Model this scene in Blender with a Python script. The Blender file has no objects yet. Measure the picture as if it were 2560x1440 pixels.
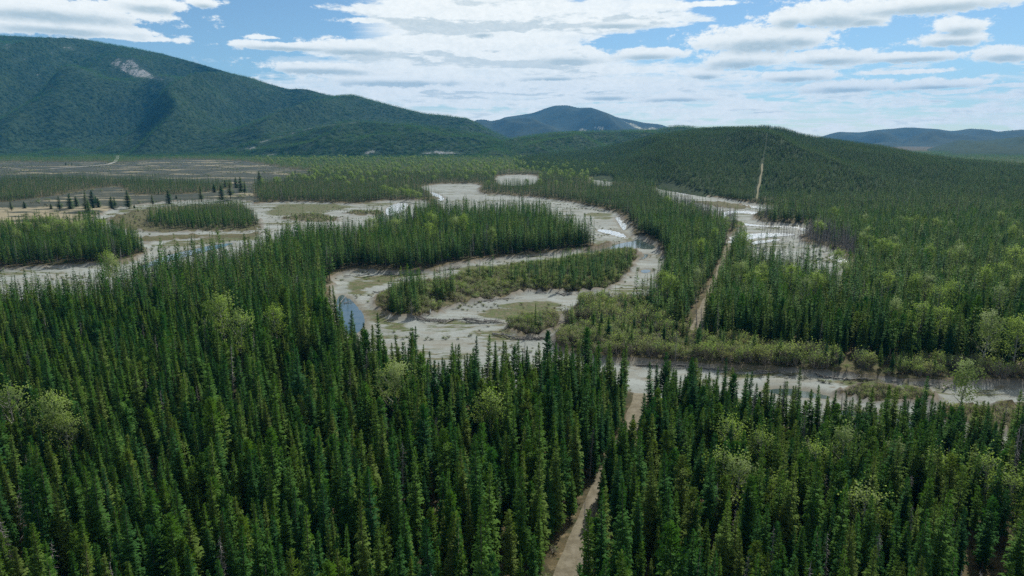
import bpy, math, random
import numpy as np
from mathutils import Vector, Matrix, Euler

# ------------------------------------------------------------------ camera, sky, sun, exposure
scene = bpy.context.scene
C = scene.collection
FPX, CX, CY = 1707.0, 1280.0, 720.0          # focal length and centre in photograph pixels
CAM_H, HORIZON = 65.0, 345.0
PITCH = math.atan((CY - HORIZON) / FPX)
cam_d = bpy.data.cameras.new('camera')
cam_d.sensor_width = 36.0
cam_d.lens = 36.0 * FPX / 2560.0
cam_d.clip_start = 1.0
cam_d.clip_end = 40000.0
cam = bpy.data.objects.new('camera', cam_d)
C.objects.link(cam)
cam.location = (0, 0, CAM_H)
cam.rotation_euler = (math.pi / 2 - PITCH, 0, 0)
scene.camera = cam

SUN_ELEV, SUN_AZ = math.radians(47), math.radians(30)      # azimuth to the right of the view direction (+Y)
SUN_STRENGTH, SKY_STRENGTH = 5.0, 0.095
sun_d = bpy.data.lights.new('sun', 'SUN')
sun_d.energy = SUN_STRENGTH
sun_d.angle = math.radians(0.53)
sun_d.color = (1.0, 0.97, 0.91)
sun = bpy.data.objects.new('sun', sun_d)
C.objects.link(sun)
to_sun = Vector((math.sin(SUN_AZ) * math.cos(SUN_ELEV), math.cos(SUN_AZ) * math.cos(SUN_ELEV), math.sin(SUN_ELEV)))
sun.rotation_euler = to_sun.to_track_quat('Z', 'Y').to_euler()
sun.location = (200, 300, 500)

scene.view_settings.view_transform = 'Standard'
scene.view_settings.look = 'None'
scene.view_settings.exposure = 0.0
scene.view_settings.gamma = 1.0
scene.render.engine = 'CYCLES'
scene.cycles.use_denoising = False
scene.cycles.max_bounces = 5
scene.cycles.diffuse_bounces = 2
scene.cycles.glossy_bounces = 2
scene.cycles.transmission_bounces = 3
scene.cycles.volume_bounces = 0
scene.cycles.transparent_max_bounces = 4
scene.cycles.caustics_reflective = False
scene.cycles.caustics_refractive = False


def nd(t, kind, **kw):
    n = t.nodes.new(kind)
    for k, v in kw.items():
        setattr(n, k, v)
    return n


class NT:
    """small helper for node graphs: values are sockets or numbers"""
    def __init__(self, tree):
        self.t = tree

    def put(self, sock, v):
        if isinstance(v, bpy.types.NodeSocket):
            self.t.links.new(v, sock)
        elif v is not None:
            sock.default_value = v

    def m(self, op, a, b=None, c=None, clamp=False):
        n = nd(self.t, 'ShaderNodeMath', operation=op, use_clamp=clamp)
        self.put(n.inputs[0], a)
        if b is not None:
            self.put(n.inputs[1], b)
        if c is not None:
            self.put(n.inputs[2], c)
        return n.outputs[0]

    def smooth(self, v, a, b):
        n = nd(self.t, 'ShaderNodeMapRange', interpolation_type='SMOOTHSTEP')
        self.put(n.inputs['Value'], v)
        n.inputs['From Min'].default_value = a
        n.inputs['From Max'].default_value = b
        return n.outputs['Result']

    def ramp(self, v, a, b, c=0.0, d=1.0):
        n = nd(self.t, 'ShaderNodeMapRange')
        self.put(n.inputs['Value'], v)
        for k, x in zip(('From Min', 'From Max', 'To Min', 'To Max'), (a, b, c, d)):
            n.inputs[k].default_value = x
        return n.outputs['Result']

    def mix(self, f, a, b, blend='MIX'):
        n = nd(self.t, 'ShaderNodeMix', data_type='RGBA', blend_type=blend)
        self.put(n.inputs[0], f)
        self.put(n.inputs[6], a if not isinstance(a, tuple) else (*a, 1.0))
        self.put(n.inputs[7], b if not isinstance(b, tuple) else (*b, 1.0))
        return n.outputs[2]

    def noise(self, vec, scale, detail=4.0, rough=0.55, lac=2.0, dist=0.0):
        n = nd(self.t, 'ShaderNodeTexNoise')
        if vec is not None:
            self.put(n.inputs['Vector'], vec)
        n.inputs['Scale'].default_value = scale
        n.inputs['Detail'].default_value = detail
        n.inputs['Roughness'].default_value = rough
        n.inputs['Lacunarity'].default_value = lac
        n.inputs['Distortion'].default_value = dist
        return n.outputs[0]

    def xyz(self, x, y, z):
        n = nd(self.t, 'ShaderNodeCombineXYZ')
        self.put(n.inputs[0], x)
        self.put(n.inputs[1], y)
        self.put(n.inputs[2], z)
        return n.outputs[0]

    def attr(self, name):
        n = nd(self.t, 'ShaderNodeAttribute', attribute_name=name)
        return n.outputs['Fac']


def pixel_dir(px, py):
    """unit-depth ray of a photograph pixel in world axes (not normalised)"""
    a, b = (px - CX) / FPX, (CY - py) / FPX
    return np.array([a, math.cos(PITCH) + b * math.sin(PITCH), -math.sin(PITCH) + b * math.cos(PITCH)])


def at(px, py, z=0.0):
    d = pixel_dir(px, py)
    s = (z - CAM_H) / d[2]
    return np.array([d[0] * s, d[1] * s, z])


def at_depth(px, py, depth):
    d = pixel_dir(px, py)
    s = depth / d[1]
    return np.array([d[0] * s, depth, CAM_H + d[2] * s])


def to_px(x, y, z):
    dz = z - CAM_H
    f = y * math.cos(PITCH) - dz * math.sin(PITCH)
    u = y * math.sin(PITCH) + dz * math.cos(PITCH)
    f = np.where(np.abs(f) < 1e-6, 1e-6, f)
    return CX + FPX * x / f, CY - FPX * u / f, f


# the sky: Nishita air with a layer of broken cloud, laid out on a plane above the valley
world = bpy.data.worlds.new('World')
scene.world = world
world.use_nodes = True
wt = world.node_tree
wt.nodes.clear()
w = NT(wt)
sky = nd(wt, 'ShaderNodeTexSky', sky_type='NISHITA')
sky.sun_disc = False
sky.sun_elevation = SUN_ELEV
sky.sun_rotation = SUN_AZ
sky.altitude = 1500.0
sky.air_density = 1.0
sky.dust_density = 0.6
sky.ozone_density = 1.2
tc = nd(wt, 'ShaderNodeTexCoord')
sep = nd(wt, 'ShaderNodeSeparateXYZ')
wt.links.new(tc.outputs['Generated'], sep.inputs[0])
dx, dy, dz = sep.outputs
zc = w.m('MAXIMUM', dz, 0.0)
az = w.m('ARCTAN2', dx, dy)
# large-scale cover and gaps: pixel centre, half sizes in pixels, strength
def sky_place(bx, by):
    v = pixel_dir(bx, by)
    v = v / np.linalg.norm(v)
    return math.atan2(v[0], v[1]), v[2]


azel = w.xyz(az, dz, 0.0)


def blob(a0, e0, rx, ry, spread=2.0):
    """soft ellipse on the sky and the scaled vector inside it"""
    n = nd(wt, 'ShaderNodeVectorMath', operation='MULTIPLY_ADD')
    wt.links.new(azel, n.inputs[0])
    sx, sy = FPX / (rx * spread), FPX / (ry * spread)
    n.inputs[1].default_value = (sx, sy, 0.0)
    n.inputs[2].default_value = (-a0 * sx, -e0 * sy, 0.0)
    gt = nd(wt, 'ShaderNodeTexGradient', gradient_type='QUADRATIC_SPHERE')
    wt.links.new(n.outputs[0], gt.inputs[0])
    return gt.outputs['Fac'], n.outputs[0]


bias = None
for (bx, by, rx, ry, amp) in [(600, 50, 300, 100, -0.40), (450, 130, 330, 60, -0.25), (1200, 80, 320, 120, 0.42), (820, 150, 260, 60, 0.13),
                              (1600, 110, 280, 26, -0.22), (1540, 50, 220, 20, 0.16), (2260, 110, 260, 75, -0.30), (1500, 220, 600, 50, 0.10),
                              (2000, 50, 240, 70, -0.26), (2450, 60, 200, 90, -0.22), (1650, 60, 300, 40, -0.06), (640, 225, 200, 40, 0.10)]:
    a0, e0 = sky_place(bx, by)
    g, _ = blob(a0, e0, rx, ry)
    bias = w.m('MULTIPLY_ADD', g, amp * 1.5, 0.0 if bias is None else bias)


def cloud_plane(lift, soft=0.05):
    k = w.m('DIVIDE', 1.0, w.m('ADD', w.m('ADD', zc, lift), soft))
    return w.xyz(w.m('MULTIPLY', dx, k), w.m('MULTIPLY', dy, k), 0.0)


def stretched(vec, sx, sy, off=0.0):
    n = nd(wt, 'ShaderNodeVectorMath', operation='MULTIPLY_ADD')
    wt.links.new(vec, n.inputs[0])
    n.inputs[1].default_value = (sx, sy, 1.0)
    n.inputs[2].default_value = (off, off * 0.7, off * 1.3)
    return n.outputs[0]


# thin high sheet
p0 = cloud_plane(0.0)
veil = w.noise(stretched(p0, 0.40, 1.0, 21.0), 0.75, 6.0, 0.60, 2.2, 0.3)
veil = w.m('MULTIPLY', w.smooth(w.m('ADD', veil, bias), 0.42, 0.66), 0.90)
# broken cumulus: billows in the plane of the layer, rounded tops, flat grey bases
def billow(lift):
    pl = cloud_plane(lift, 0.06)
    big = w.noise(stretched(pl, 0.75, 0.95, 3.1), 1.0, 1.0, 0.5)
    fine = w.noise(stretched(pl, 1.0, 0.8, 9.4), 3.6, 5.0, 0.62, 2.1, 0.1)
    return w.m('ADD', w.m('MULTIPLY', big, 0.66), w.m('MULTIPLY', fine, 0.34))


cum = billow(0.0)
cum_up = billow(0.010)
fluff = w.noise(w.xyz(w.m('MULTIPLY', az, 30.0), w.m('MULTIPLY', dz, 62.0), 4.0), 1.0, 6.0, 0.62, 2.1, 0.1)
# single cumulus clouds: centre, half sizes
heap, base_shade = None, None
for (bx, by, rx, ry, amp) in [(2075, 36, 145, 30, 1.0), (1975, 44, 60, 26, 0.95), (2160, 44, 60, 20, 0.9), (1905, 96, 180, 34, 1.0), (1990, 92, 80, 26, 1.0), (1420, 142, 130, 24, 0.95), (1850, 147, 110, 28, 0.95),
                              (1620, 134, 120, 18, 0.9), (1765, 184, 70, 17, 0.9), (2075, 143, 115, 20, 0.95), (2270, 142, 150, 14, 0.85), (2400, 66, 60, 22, 0.85), (2380, 96, 90, 18, 0.85),
                              (2515, 134, 70, 17, 0.9), (2120, 216, 130, 17, 0.95), (2340, 211, 115, 14, 0.9), (1520, 240, 100, 13, 0.9), (1690, 244, 130, 13, 0.9), (1990, 190, 110, 16, 0.9),
                              (1380, 192, 130, 14, 0.85), (2320, 8, 250, 24, 0.95), (110, 22, 270, 28, 1.0), (380, 12, 90, 20, 0.9), (150, 66, 200, 20, 1.0),
                              (300, 93, 170, 7, 0.75), (720, 116, 190, 13, 0.8), (880, 120, 160, 22, 0.85), (930, 52, 110, 10, 0.7), (1210, 82, 46, 13, 0.65), (510, 8, 45, 14, 0.85),
                              (660, 93, 50, 6, 0.75), (800, 170, 200, 17, 0.8), (1000, 200, 300, 20, 0.75), (1540, 58, 130, 15, 0.8), (1720, 12, 170, 8, 0.7), (2250, 180, 130, 7, 0.7)]:
    a0, e0 = sky_place(bx, by)
    g, _ = blob(a0, e0, rx, ry, 1.75)
    heap = w.m('MULTIPLY', g, amp) if heap is None else w.m('MAXIMUM', heap, w.m('MULTIPLY', g, amp))
    if ry > 12:
        g2, _ = blob(a0, e0 - 0.5 * ry / FPX, rx * 0.8, ry * 0.6, 1.75)      # shaded underside
        base_shade = g2 if base_shade is None else w.m('MAXIMUM', base_shade, g2)
inv = lambda v: w.m('SUBTRACT', 1.0, v)
fl = w.m('SUBTRACT', fluff, 0.5)
fluff2 = w.noise(w.xyz(w.m('MULTIPLY', az, 110.0), w.m('MULTIPLY', dz, 190.0), 1.0), 1.0, 4.0, 0.65)
heap_d = w.m('MULTIPLY_ADD', w.m('SUBTRACT', fluff2, 0.5), 0.34, w.m('MULTIPLY_ADD', fl, 0.95, heap))
heap_a = w.smooth(heap_d, 0.16, 0.34)
cum_d = w.m('ADD', cum, w.m('MULTIPLY', bias, 0.5))
cum_a = w.m('MULTIPLY', w.smooth(w.m('MULTIPLY_ADD', fl, 0.12, cum_d), 0.535, 0.59), 0.92)
# long low banks towards the horizon
bank_n = w.noise(w.xyz(w.m('MULTIPLY', az, 15.0), w.m('MULTIPLY', dz, 75.0), 7.0), 1.0, 6.0, 0.60, 2.1, 0.25)
bank_a = w.m('MULTIPLY', w.smooth(w.m('MULTIPLY_ADD', bias, 0.3, bank_n), 0.46, 0.58), w.m('MULTIPLY', w.smooth(dz, 0.125, 0.075), 0.92))
cover = inv(w.m('MULTIPLY', w.m('MULTIPLY', inv(cum_a), inv(heap_a)), inv(bank_a)))
alpha = inv(w.m('MULTIPLY', inv(cover), inv(veil)))
under = w.m('MULTIPLY', w.smooth(w.m('SUBTRACT', cum_up, cum), -0.005, 0.05), w.smooth(cum_d, 0.55, 0.63))
under2 = w.m('MULTIPLY', w.smooth(w.m('MULTIPLY_ADD', w.m('SUBTRACT', fluff2, 0.5), 0.5, w.m('MULTIPLY_ADD', fl, 1.0, base_shade)), 0.05, 0.80), heap_a)
under3 = w.m('MULTIPLY', w.smooth(bank_n, 0.60, 0.70), bank_a)
grey = w.m('MAXIMUM', w.m('MULTIPLY', under, w.m('MULTIPLY', cum_a, 0.55)), w.m('MAXIMUM', w.m('MULTIPLY', under2, 0.80), w.m('MULTIPLY', under3, 0.35)))
cloud_col = w.mix(w.m('ADD', grey, w.m('MULTIPLY', w.m('ADD', w.smooth(fluff, 0.58, 0.36), w.smooth(fluff2, 0.62, 0.38)), 0.10), clamp=True), (1.10, 1.12, 1.08), (0.47, 0.59, 0.64))
bg_sky = nd(wt, 'ShaderNodeBackground')
wt.links.new(w.mix(1.0, sky.outputs[0], (0.84, 1.0, 1.06), 'MULTIPLY'), bg_sky.inputs[0])
bg_sky.inputs[1].default_value = SKY_STRENGTH
bg_cl = nd(wt, 'ShaderNodeBackground')
wt.links.new(cloud_col, bg_cl.inputs[0])
bg_cl.inputs[1].default_value = 1.0
mixw = nd(wt, 'ShaderNodeMixShader')
wt.links.new(w.m('MULTIPLY', alpha, w.smooth(dz, -0.02, 0.015)), mixw.inputs[0])
wt.links.new(bg_sky.outputs[0], mixw.inputs[1])
wt.links.new(bg_cl.outputs[0], mixw.inputs[2])
wo = nd(wt, 'ShaderNodeOutputWorld')
wt.links.new(mixw.outputs[0], wo.inputs['Surface'])
world.cycles.sampling_method = 'MANUAL'
world.cycles.sample_map_resolution = 512

# ------------------------------------------------------------------ helpers
rng = np.random.default_rng(7)
random.seed(7)


def value_noise(x, y, seed=0):
    xi, yi = np.floor(x).astype(np.int64), np.floor(y).astype(np.int64)
    fx, fy = x - xi, y - yi
    fx, fy = fx * fx * (3 - 2 * fx), fy * fy * (3 - 2 * fy)

    def h(i, j):
        k = (i * 374761393 + j * 668265263 + seed * 974634777) & 0xffffffff
        k = ((k ^ (k >> 13)) * 1274126177) & 0xffffffff
        return ((k ^ (k >> 16)) & 0xffff) / 65535.0
    a, b, c, d = h(xi, yi), h(xi + 1, yi), h(xi, yi + 1), h(xi + 1, yi + 1)
    return (a * (1 - fx) + b * fx) * (1 - fy) + (c * (1 - fx) + d * fx) * fy


def fbm(x, y, seed=0, octaves=4, gain=0.5):
    s, amp, tot = 0.0, 1.0, 0.0
    for o in range(octaves):
        s = s + amp * value_noise(x * 2 ** o + 17.3 * o, y * 2 ** o - 9.1 * o, seed + o)
        tot += amp
        amp *= gain
    return s / tot


def sstep(a, b, x):
    t = np.clip((x - a) / (b - a), 0, 1)
    return t * t * (3 - 2 * t)


def tag(o, label=None, cat=None, group=None, kind=None):
    if label:
        o['label'] = label
    if cat:
        o['category'] = cat
    if group:
        o['group'] = group
    if kind:
        o['kind'] = kind
    return o


def mesh_np(name, verts, faces, mats, attrs=None, mat_index=None, smooth=False, normals=None):
    me = bpy.data.meshes.new(name)
    verts = np.asarray(verts, dtype=np.float32)
    if isinstance(faces, np.ndarray):
        k = faces.shape[1]
        me.vertices.add(len(verts))
        me.vertices.foreach_set('co', verts.ravel())
        me.loops.add(faces.size)
        me.loops.foreach_set('vertex_index', faces.astype(np.int32).ravel())
        me.polygons.add(len(faces))
        me.polygons.foreach_set('loop_start', np.arange(0, faces.size, k, dtype=np.int32))
        me.update(calc_edges=True)
    else:
        me.from_pydata([tuple(map(float, v)) for v in verts], [], faces)
    for m in (mats if isinstance(mats, (list, tuple)) else [mats]):
        me.materials.append(m)
    if mat_index is not None:
        me.polygons.foreach_set('material_index', np.asarray(mat_index, dtype=np.int32))
    if smooth:
        me.polygons.foreach_set('use_smooth', np.ones(len(me.polygons), dtype=bool))
    for an, av in (attrs or {}).items():
        a = me.attributes.new(an, 'FLOAT', 'POINT')
        a.data.foreach_set('value', np.asarray(av, dtype=np.float32))
    me.validate()
    me.update()
    if normals is not None:
        me.normals_split_custom_set_from_vertices(normals)
    return me


def obj(name, me, parent=None):
    o = bpy.data.objects.new(name, me)
    C.objects.link(o)
    if parent is not None:
        o.parent = parent
    return o


def new_mat(name):
    m = bpy.data.materials.new(name)
    m.use_nodes = True
    m.node_tree.nodes.clear()
    t = NT(m.node_tree)
    out = nd(m.node_tree, 'ShaderNodeOutputMaterial')
    return m, t, out


def geo_pos(t):
    return nd(t.t, 'ShaderNodeNewGeometry').outputs['Position']


def finish(t, out, col, rough=0.9, bump=None, bump_dist=0.05, bump_str=1.0, spec=0.2):
    b = nd(t.t, 'ShaderNodeBsdfPrincipled')
    t.put(b.inputs['Base Color'], col if not isinstance(col, tuple) else (*col, 1))
    t.put(b.inputs['Roughness'], rough)
    b.inputs['Specular IOR Level'].default_value = spec
    if bump is not None:
        bn = nd(t.t, 'ShaderNodeBump')
        bn.inputs['Strength'].default_value = bump_str
        bn.inputs['Distance'].default_value = bump_dist
        t.put(bn.inputs['Height'], bump)
        t.t.links.new(bn.outputs[0], b.inputs['Normal'])
    t.t.links.new(b.outputs[0], out.inputs['Surface'])


# ------------------------------------------------------------------ materials
def mat_forest_floor():
    m, t, out = new_mat('forest_floor')
    p = geo_pos(t)
    n1 = t.noise(p, 0.06, 5, 0.6)
    n2 = t.noise(p, 0.6, 6, 0.65)
    col = t.mix(t.smooth(n1, 0.4, 0.6), (0.052, 0.050, 0.026), (0.115, 0.092, 0.05))
    col = t.mix(t.smooth(n2, 0.52, 0.72), col, (0.21, 0.165, 0.095))
    col = t.mix(t.smooth(n2, 0.46, 0.34), col, (0.035, 0.05, 0.018))
    g = t.attr('green')
    gcol = t.mix(t.smooth(n2, 0.4, 0.6), (0.075, 0.082, 0.034), (0.125, 0.108, 0.06))
    col = t.mix(g, col, gcol)
    finish(t, out, col, 0.95, t.noise(p, 1.6, 6, 0.7), 0.35, 0.8, 0.1)
    return m


def mat_gravel():
    m, t, out = new_mat('river_gravel')
    p = geo_pos(t)
    st = nd(t.t, 'ShaderNodeMapping')
    st.inputs['Rotation'].default_value = (0, 0, 0.3)
    st.inputs['Scale'].default_value = (0.35, 1.0, 1.0)
    t.t.links.new(p, st.inputs[0])
    big = t.noise(st.outputs[0], 0.05, 5, 0.6, 2.0, 0.6)
    mid = t.noise(st.outputs[0], 0.30, 6, 0.62, 2.0, 0.3)
    fine = t.noise(p, 2.2, 6, 0.75)
    col = t.mix(t.smooth(big, 0.35, 0.68), (0.205, 0.218, 0.195), (0.282, 0.302, 0.278))
    col = t.mix(t.smooth(mid, 0.54, 0.70), col, (0.165, 0.145, 0.105))
    col = t.mix(t.smooth(fine, 0.56, 0.70), col, (0.13, 0.122, 0.102))
    col = t.mix(t.smooth(fine, 0.42, 0.28), col, (0.40, 0.39, 0.35))
    peb = t.noise(p, 0.85, 5, 0.8)
    col = t.mix(t.m('MULTIPLY', t.smooth(peb, 0.53, 0.66), 0.7), col, (0.115, 0.115, 0.098))
    band = t.noise(st.outputs[0], 0.14, 3, 0.55, 2.0, 1.2)
    col = t.mix(t.m('MULTIPLY', t.smooth(band, 0.52, 0.62), 0.45), col, (0.185, 0.17, 0.125))
    v = t.attr('veg')
    vm = t.smooth(t.m('ADD', v, t.m('MULTIPLY', t.m('SUBTRACT', mid, 0.5), 1.6)), 0.42, 0.62)
    vcol = t.mix(t.smooth(t.noise(p, 0.35, 4, 0.6), 0.42, 0.58), (0.085, 0.105, 0.036), (0.13, 0.115, 0.066))
    vcol = t.mix(t.smooth(peb, 0.48, 0.60), vcol, (0.055, 0.066, 0.024))
    col = t.mix(vm, col, vcol)
    wet = t.attr('wet')
    col = t.mix(t.m('MULTIPLY', wet, 0.75), col, (0.145, 0.125, 0.085))
    soil = t.attr('soil')
    scol = t.mix(t.smooth(mid, 0.42, 0.6), (0.075, 0.060, 0.042), (0.16, 0.13, 0.09))
    col = t.mix(soil, col, scol)
    finish(t, out, col, 0.92, t.m('ADD', t.m('MULTIPLY', fine, 0.6), mid), 0.22, 0.9, 0.2)
    return m


def mat_meadow():
    m, t, out = new_mat('meadow_turf')
    p = geo_pos(t)
    st = nd(t.t, 'ShaderNodeMapping')
    st.inputs['Scale'].default_value = (0.45, 1.0, 1.0)
    t.t.links.new(p, st.inputs[0])
    big = t.noise(st.outputs[0], 0.012, 5, 0.6, 2.0, 0.5)
    mid = t.noise(st.outputs[0], 0.05, 6, 0.6)
    fine = t.noise(p, 0.5, 5, 0.7)
    col = t.mix(t.smooth(mid, 0.42, 0.60), (0.044, 0.052, 0.038), (0.066, 0.070, 0.050))
    straw = t.m('ADD', big, t.m('MULTIPLY', t.attr('straw'), 0.17))
    col = t.mix(t.smooth(t.m('ADD', straw, t.m('MULTIPLY', t.m('SUBTRACT', mid, 0.5), 0.9)), 0.60, 0.70), col, (0.26, 0.225, 0.145))
    col = t.mix(t.m('MULTIPLY', t.smooth(fine, 0.5, 0.75), 0.6), col, (0.06, 0.058, 0.042))
    finish(t, out, col, 0.95, fine, 0.5, 0.8, 0.1)
    return m


def mat_track():
    m, t, out = new_mat('track_dirt')
    p = geo_pos(t)
    n = t.noise(p, 0.5, 6, 0.65)
    f = t.noise(p, 3.0, 5, 0.7)
    col = t.mix(t.smooth(n, 0.38, 0.62), (0.135, 0.118, 0.08), (0.205, 0.182, 0.128))
    col = t.mix(t.smooth(n, 0.60, 0.74), col, (0.115, 0.12, 0.05))
    r = t.attr('rut')
    col = t.mix(t.m('MULTIPLY', r, 0.55), col, (0.27, 0.245, 0.19))
    col = t.mix(t.m('MULTIPLY', t.smooth(f, 0.5, 0.7), 0.5), col, (0.12, 0.095, 0.058))
    finish(t, out, col, 0.95, t.m('SUBTRACT', f, t.m('MULTIPLY', r, 0.5)), 0.12, 0.8, 0.1)
    return m


def mat_water(name='river_water', foam_glint=0.0):
    m, t, out = new_mat(name)
    p = geo_pos(t)
    col = t.mix(t.smooth(t.noise(p, 0.12, 4, 0.6), 0.4, 0.6), (0.045, 0.068, 0.068), (0.075, 0.095, 0.085))
    wav = t.m('ADD', t.noise(p, 0.8, 4, 0.6), t.m('MULTIPLY', t.noise(p, 3.5, 3, 0.6), 0.3))
    b = nd(t.t, 'ShaderNodeBsdfPrincipled')
    rough = 0.06
    if foam_glint > 0:
        st = nd(t.t, 'ShaderNodeMapping')
        st.inputs['Scale'].default_value = (0.25, 1.0, 1.0)
        t.t.links.new(p, st.inputs[0])
        fm = t.m('MULTIPLY', t.smooth(t.noise(st.outputs[0], 2.2, 6, 0.7), 0.60 - 0.25 * foam_glint, 0.74 - 0.2 * foam_glint), 0.9)
        col = t.mix(fm, col, (0.80, 0.83, 0.84))  # white water, plus the reflection of bright low cloud painted into the colour
        rough = t.ramp(fm, 0, 1, 0.06, 0.7)
    t.put(b.inputs['Base Color'], col)
    t.put(b.inputs['Roughness'], rough)
    b.inputs['IOR'].default_value = 1.40
    b.inputs['Specular IOR Level'].default_value = 1.0
    bn = nd(t.t, 'ShaderNodeBump')
    bn.inputs['Strength'].default_value = 0.25
    bn.inputs['Distance'].default_value = 0.06
    t.put(bn.inputs['Height'], wav)
    t.t.links.new(bn.outputs[0], b.inputs['Normal'])
    t.t.links.new(b.outputs[0], out.inputs['Surface'])
    return m


def mat_leaf(name, stops, trans=0.4, hue_noise=0.25, spec=0.25):
    """foliage: colour differs from tree to tree and a little within one"""
    m, t, out = new_mat(name)
    oi = nd(t.t, 'ShaderNodeObjectInfo')
    rp = nd(t.t, 'ShaderNodeValToRGB')
    rp.color_ramp.elements[0].position = 0.0
    rp.color_ramp.elements[0].color = (*stops[0], 1)
    rp.color_ramp.elements[1].position = 1.0
    rp.color_ramp.elements[1].color = (*stops[-1], 1)
    for i, s in enumerate(stops[1:-1], 1):
        e = rp.color_ramp.elements.new(i / (len(stops) - 1))
        e.color = (*s, 1)
    n = t.noise(geo_pos(t), 0.8, 3, 0.6)
    t.put(rp.inputs[0], t.m('ADD', oi.outputs['Random'], t.m('MULTIPLY', t.m('SUBTRACT', n, 0.5), hue_noise * 2), clamp=True))
    df = nd(t.t, 'ShaderNodeBsdfPrincipled')
    t.put(df.inputs['Base Color'], rp.outputs[0])
    df.inputs['Roughness'].default_value = 0.6
    df.inputs['Specular IOR Level'].default_value = spec
    tl = nd(t.t, 'ShaderNodeBsdfTranslucent')
    t.put(tl.inputs['Color'], t.mix(1.0, rp.outputs[0], (1.25, 1.35, 0.7), 'MULTIPLY'))
    mx = nd(t.t, 'ShaderNodeMixShader')
    mx.inputs[0].default_value = trans
    t.t.links.new(df.outputs[0], mx.inputs[1])
    t.t.links.new(tl.outputs[0], mx.inputs[2])
    t.t.links.new(mx.outputs[0], out.inputs['Surface'])
    return m


def mat_bark(name, a, b):
    m, t, out = new_mat(name)
    p = geo_pos(t)
    col = t.mix(t.smooth(t.noise(p, 3.0, 5, 0.7), 0.35, 0.65), a, b)
    finish(t, out, col, 0.9, t.noise(p, 9.0, 4, 0.7), 0.03, 0.8, 0.15)
    return m


def mat_slope(name, dark, light, rock, scale):
    """forest floor and distant forest on a hillside; 'rock' attribute bares it"""
    m, t, out = new_mat(name)
    p = geo_pos(t)
    n = t.noise(p, scale, 6, 0.65)
    f = t.noise(p, scale * 9, 5, 0.7)
    col = t.mix(t.smooth(n, 0.38, 0.62), dark, light)
    col = t.mix(t.m('MULTIPLY', t.smooth(f, 0.45, 0.65), 0.6), col, tuple(c * 0.55 for c in dark))
    sm = nd(t.t, 'ShaderNodeMapping')
    sm.inputs['Rotation'].default_value = (0, 0, 0.5)
    sm.inputs['Scale'].default_value = (2.2, 0.6, 0.6)
    t.t.links.new(p, sm.inputs[0])
    g = t.noise(sm.outputs[0], scale * 2.0, 6, 0.75)
    r = t.smooth(t.m('ADD', t.attr('rock'), t.m('ADD', t.m('MULTIPLY', t.m('SUBTRACT', f, 0.5), 1.2), t.m('MULTIPLY', t.m('SUBTRACT', g, 0.5), 1.6))), 0.62, 0.92)
    rcol = t.mix(t.smooth(f, 0.4, 0.6), tuple(c * 0.75 for c in rock), rock)
    col = t.mix(r, col, rcol)
    finish(t, out, col, 0.95, t.m('ADD', n, f), 6.0, 0.6, 0.1)
    return m


M = {
    'floor': mat_forest_floor(), 'gravel': mat_gravel(), 'meadow': mat_meadow(), 'track': mat_track(),
    'water': mat_water(), 'riffle': mat_water('riffle_water', 0.69),
    'spruce': mat_leaf('spruce_needles', [(0.026, 0.092, 0.028), (0.052, 0.136, 0.026), (0.088, 0.170, 0.027), (0.130, 0.182, 0.042)], 0.40, 0.25, 0.05),
    'aspen': mat_leaf('fresh_leaves', [(0.165, 0.225, 0.075), (0.19, 0.265, 0.07), (0.225, 0.28, 0.11)], 0.5, 0.25, 0.1),
    'willow': mat_leaf('willow_leaves', [(0.20, 0.20, 0.11), (0.19, 0.235, 0.098), (0.18, 0.255, 0.085)], 0.5, 0.25, 0.1),
    'twig': mat_bark('bare_twigs', (0.20, 0.17, 0.145), (0.30, 0.265, 0.22)),
    'bark': mat_bark('spruce_bark', (0.075, 0.06, 0.048), (0.15, 0.125, 0.105)),
    'pale_bark': mat_bark('pale_bark', (0.24, 0.23, 0.20), (0.40, 0.39, 0.35)),
    'dead': mat_bark('weathered_wood', (0.16, 0.145, 0.13), (0.30, 0.28, 0.26)),
    'drift': mat_bark('driftwood', (0.15, 0.135, 0.115), (0.36, 0.335, 0.295)),
    'white_wood': mat_bark('bleached_wood', (0.55, 0.53, 0.48), (0.72, 0.71, 0.68)),
    'slope_near': mat_slope('hill_soil', (0.030, 0.048, 0.022), (0.048, 0.066, 0.026), (0.36, 0.30, 0.18), 0.02),
    'slope_left': mat_slope('mountain_soil', (0.020, 0.042, 0.022), (0.034, 0.058, 0.024), (0.26, 0.26, 0.25), 0.012),
    'slope_far': mat_slope('far_mountain_forest', (0.024, 0.040, 0.028), (0.045, 0.060, 0.034), (0.42, 0.40, 0.28), 0.004),
}

# ------------------------------------------------------------------ the map of the valley floor
def world_poly(pts, smooth=1):
    """pixel corners -> world outline; a third number is the height of the treetop seen at that pixel"""
    P = np.array([at(p[0], p[1], p[2] if len(p) > 2 else 0.0)[:2] for p in pts])
    for _ in range(smooth):
        Q = np.roll(P, -1, axis=0)
        P = np.stack([P * 0.75 + Q * 0.25, P * 0.25 + Q * 0.75], axis=1).reshape(-1, 2)
    return P


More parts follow.
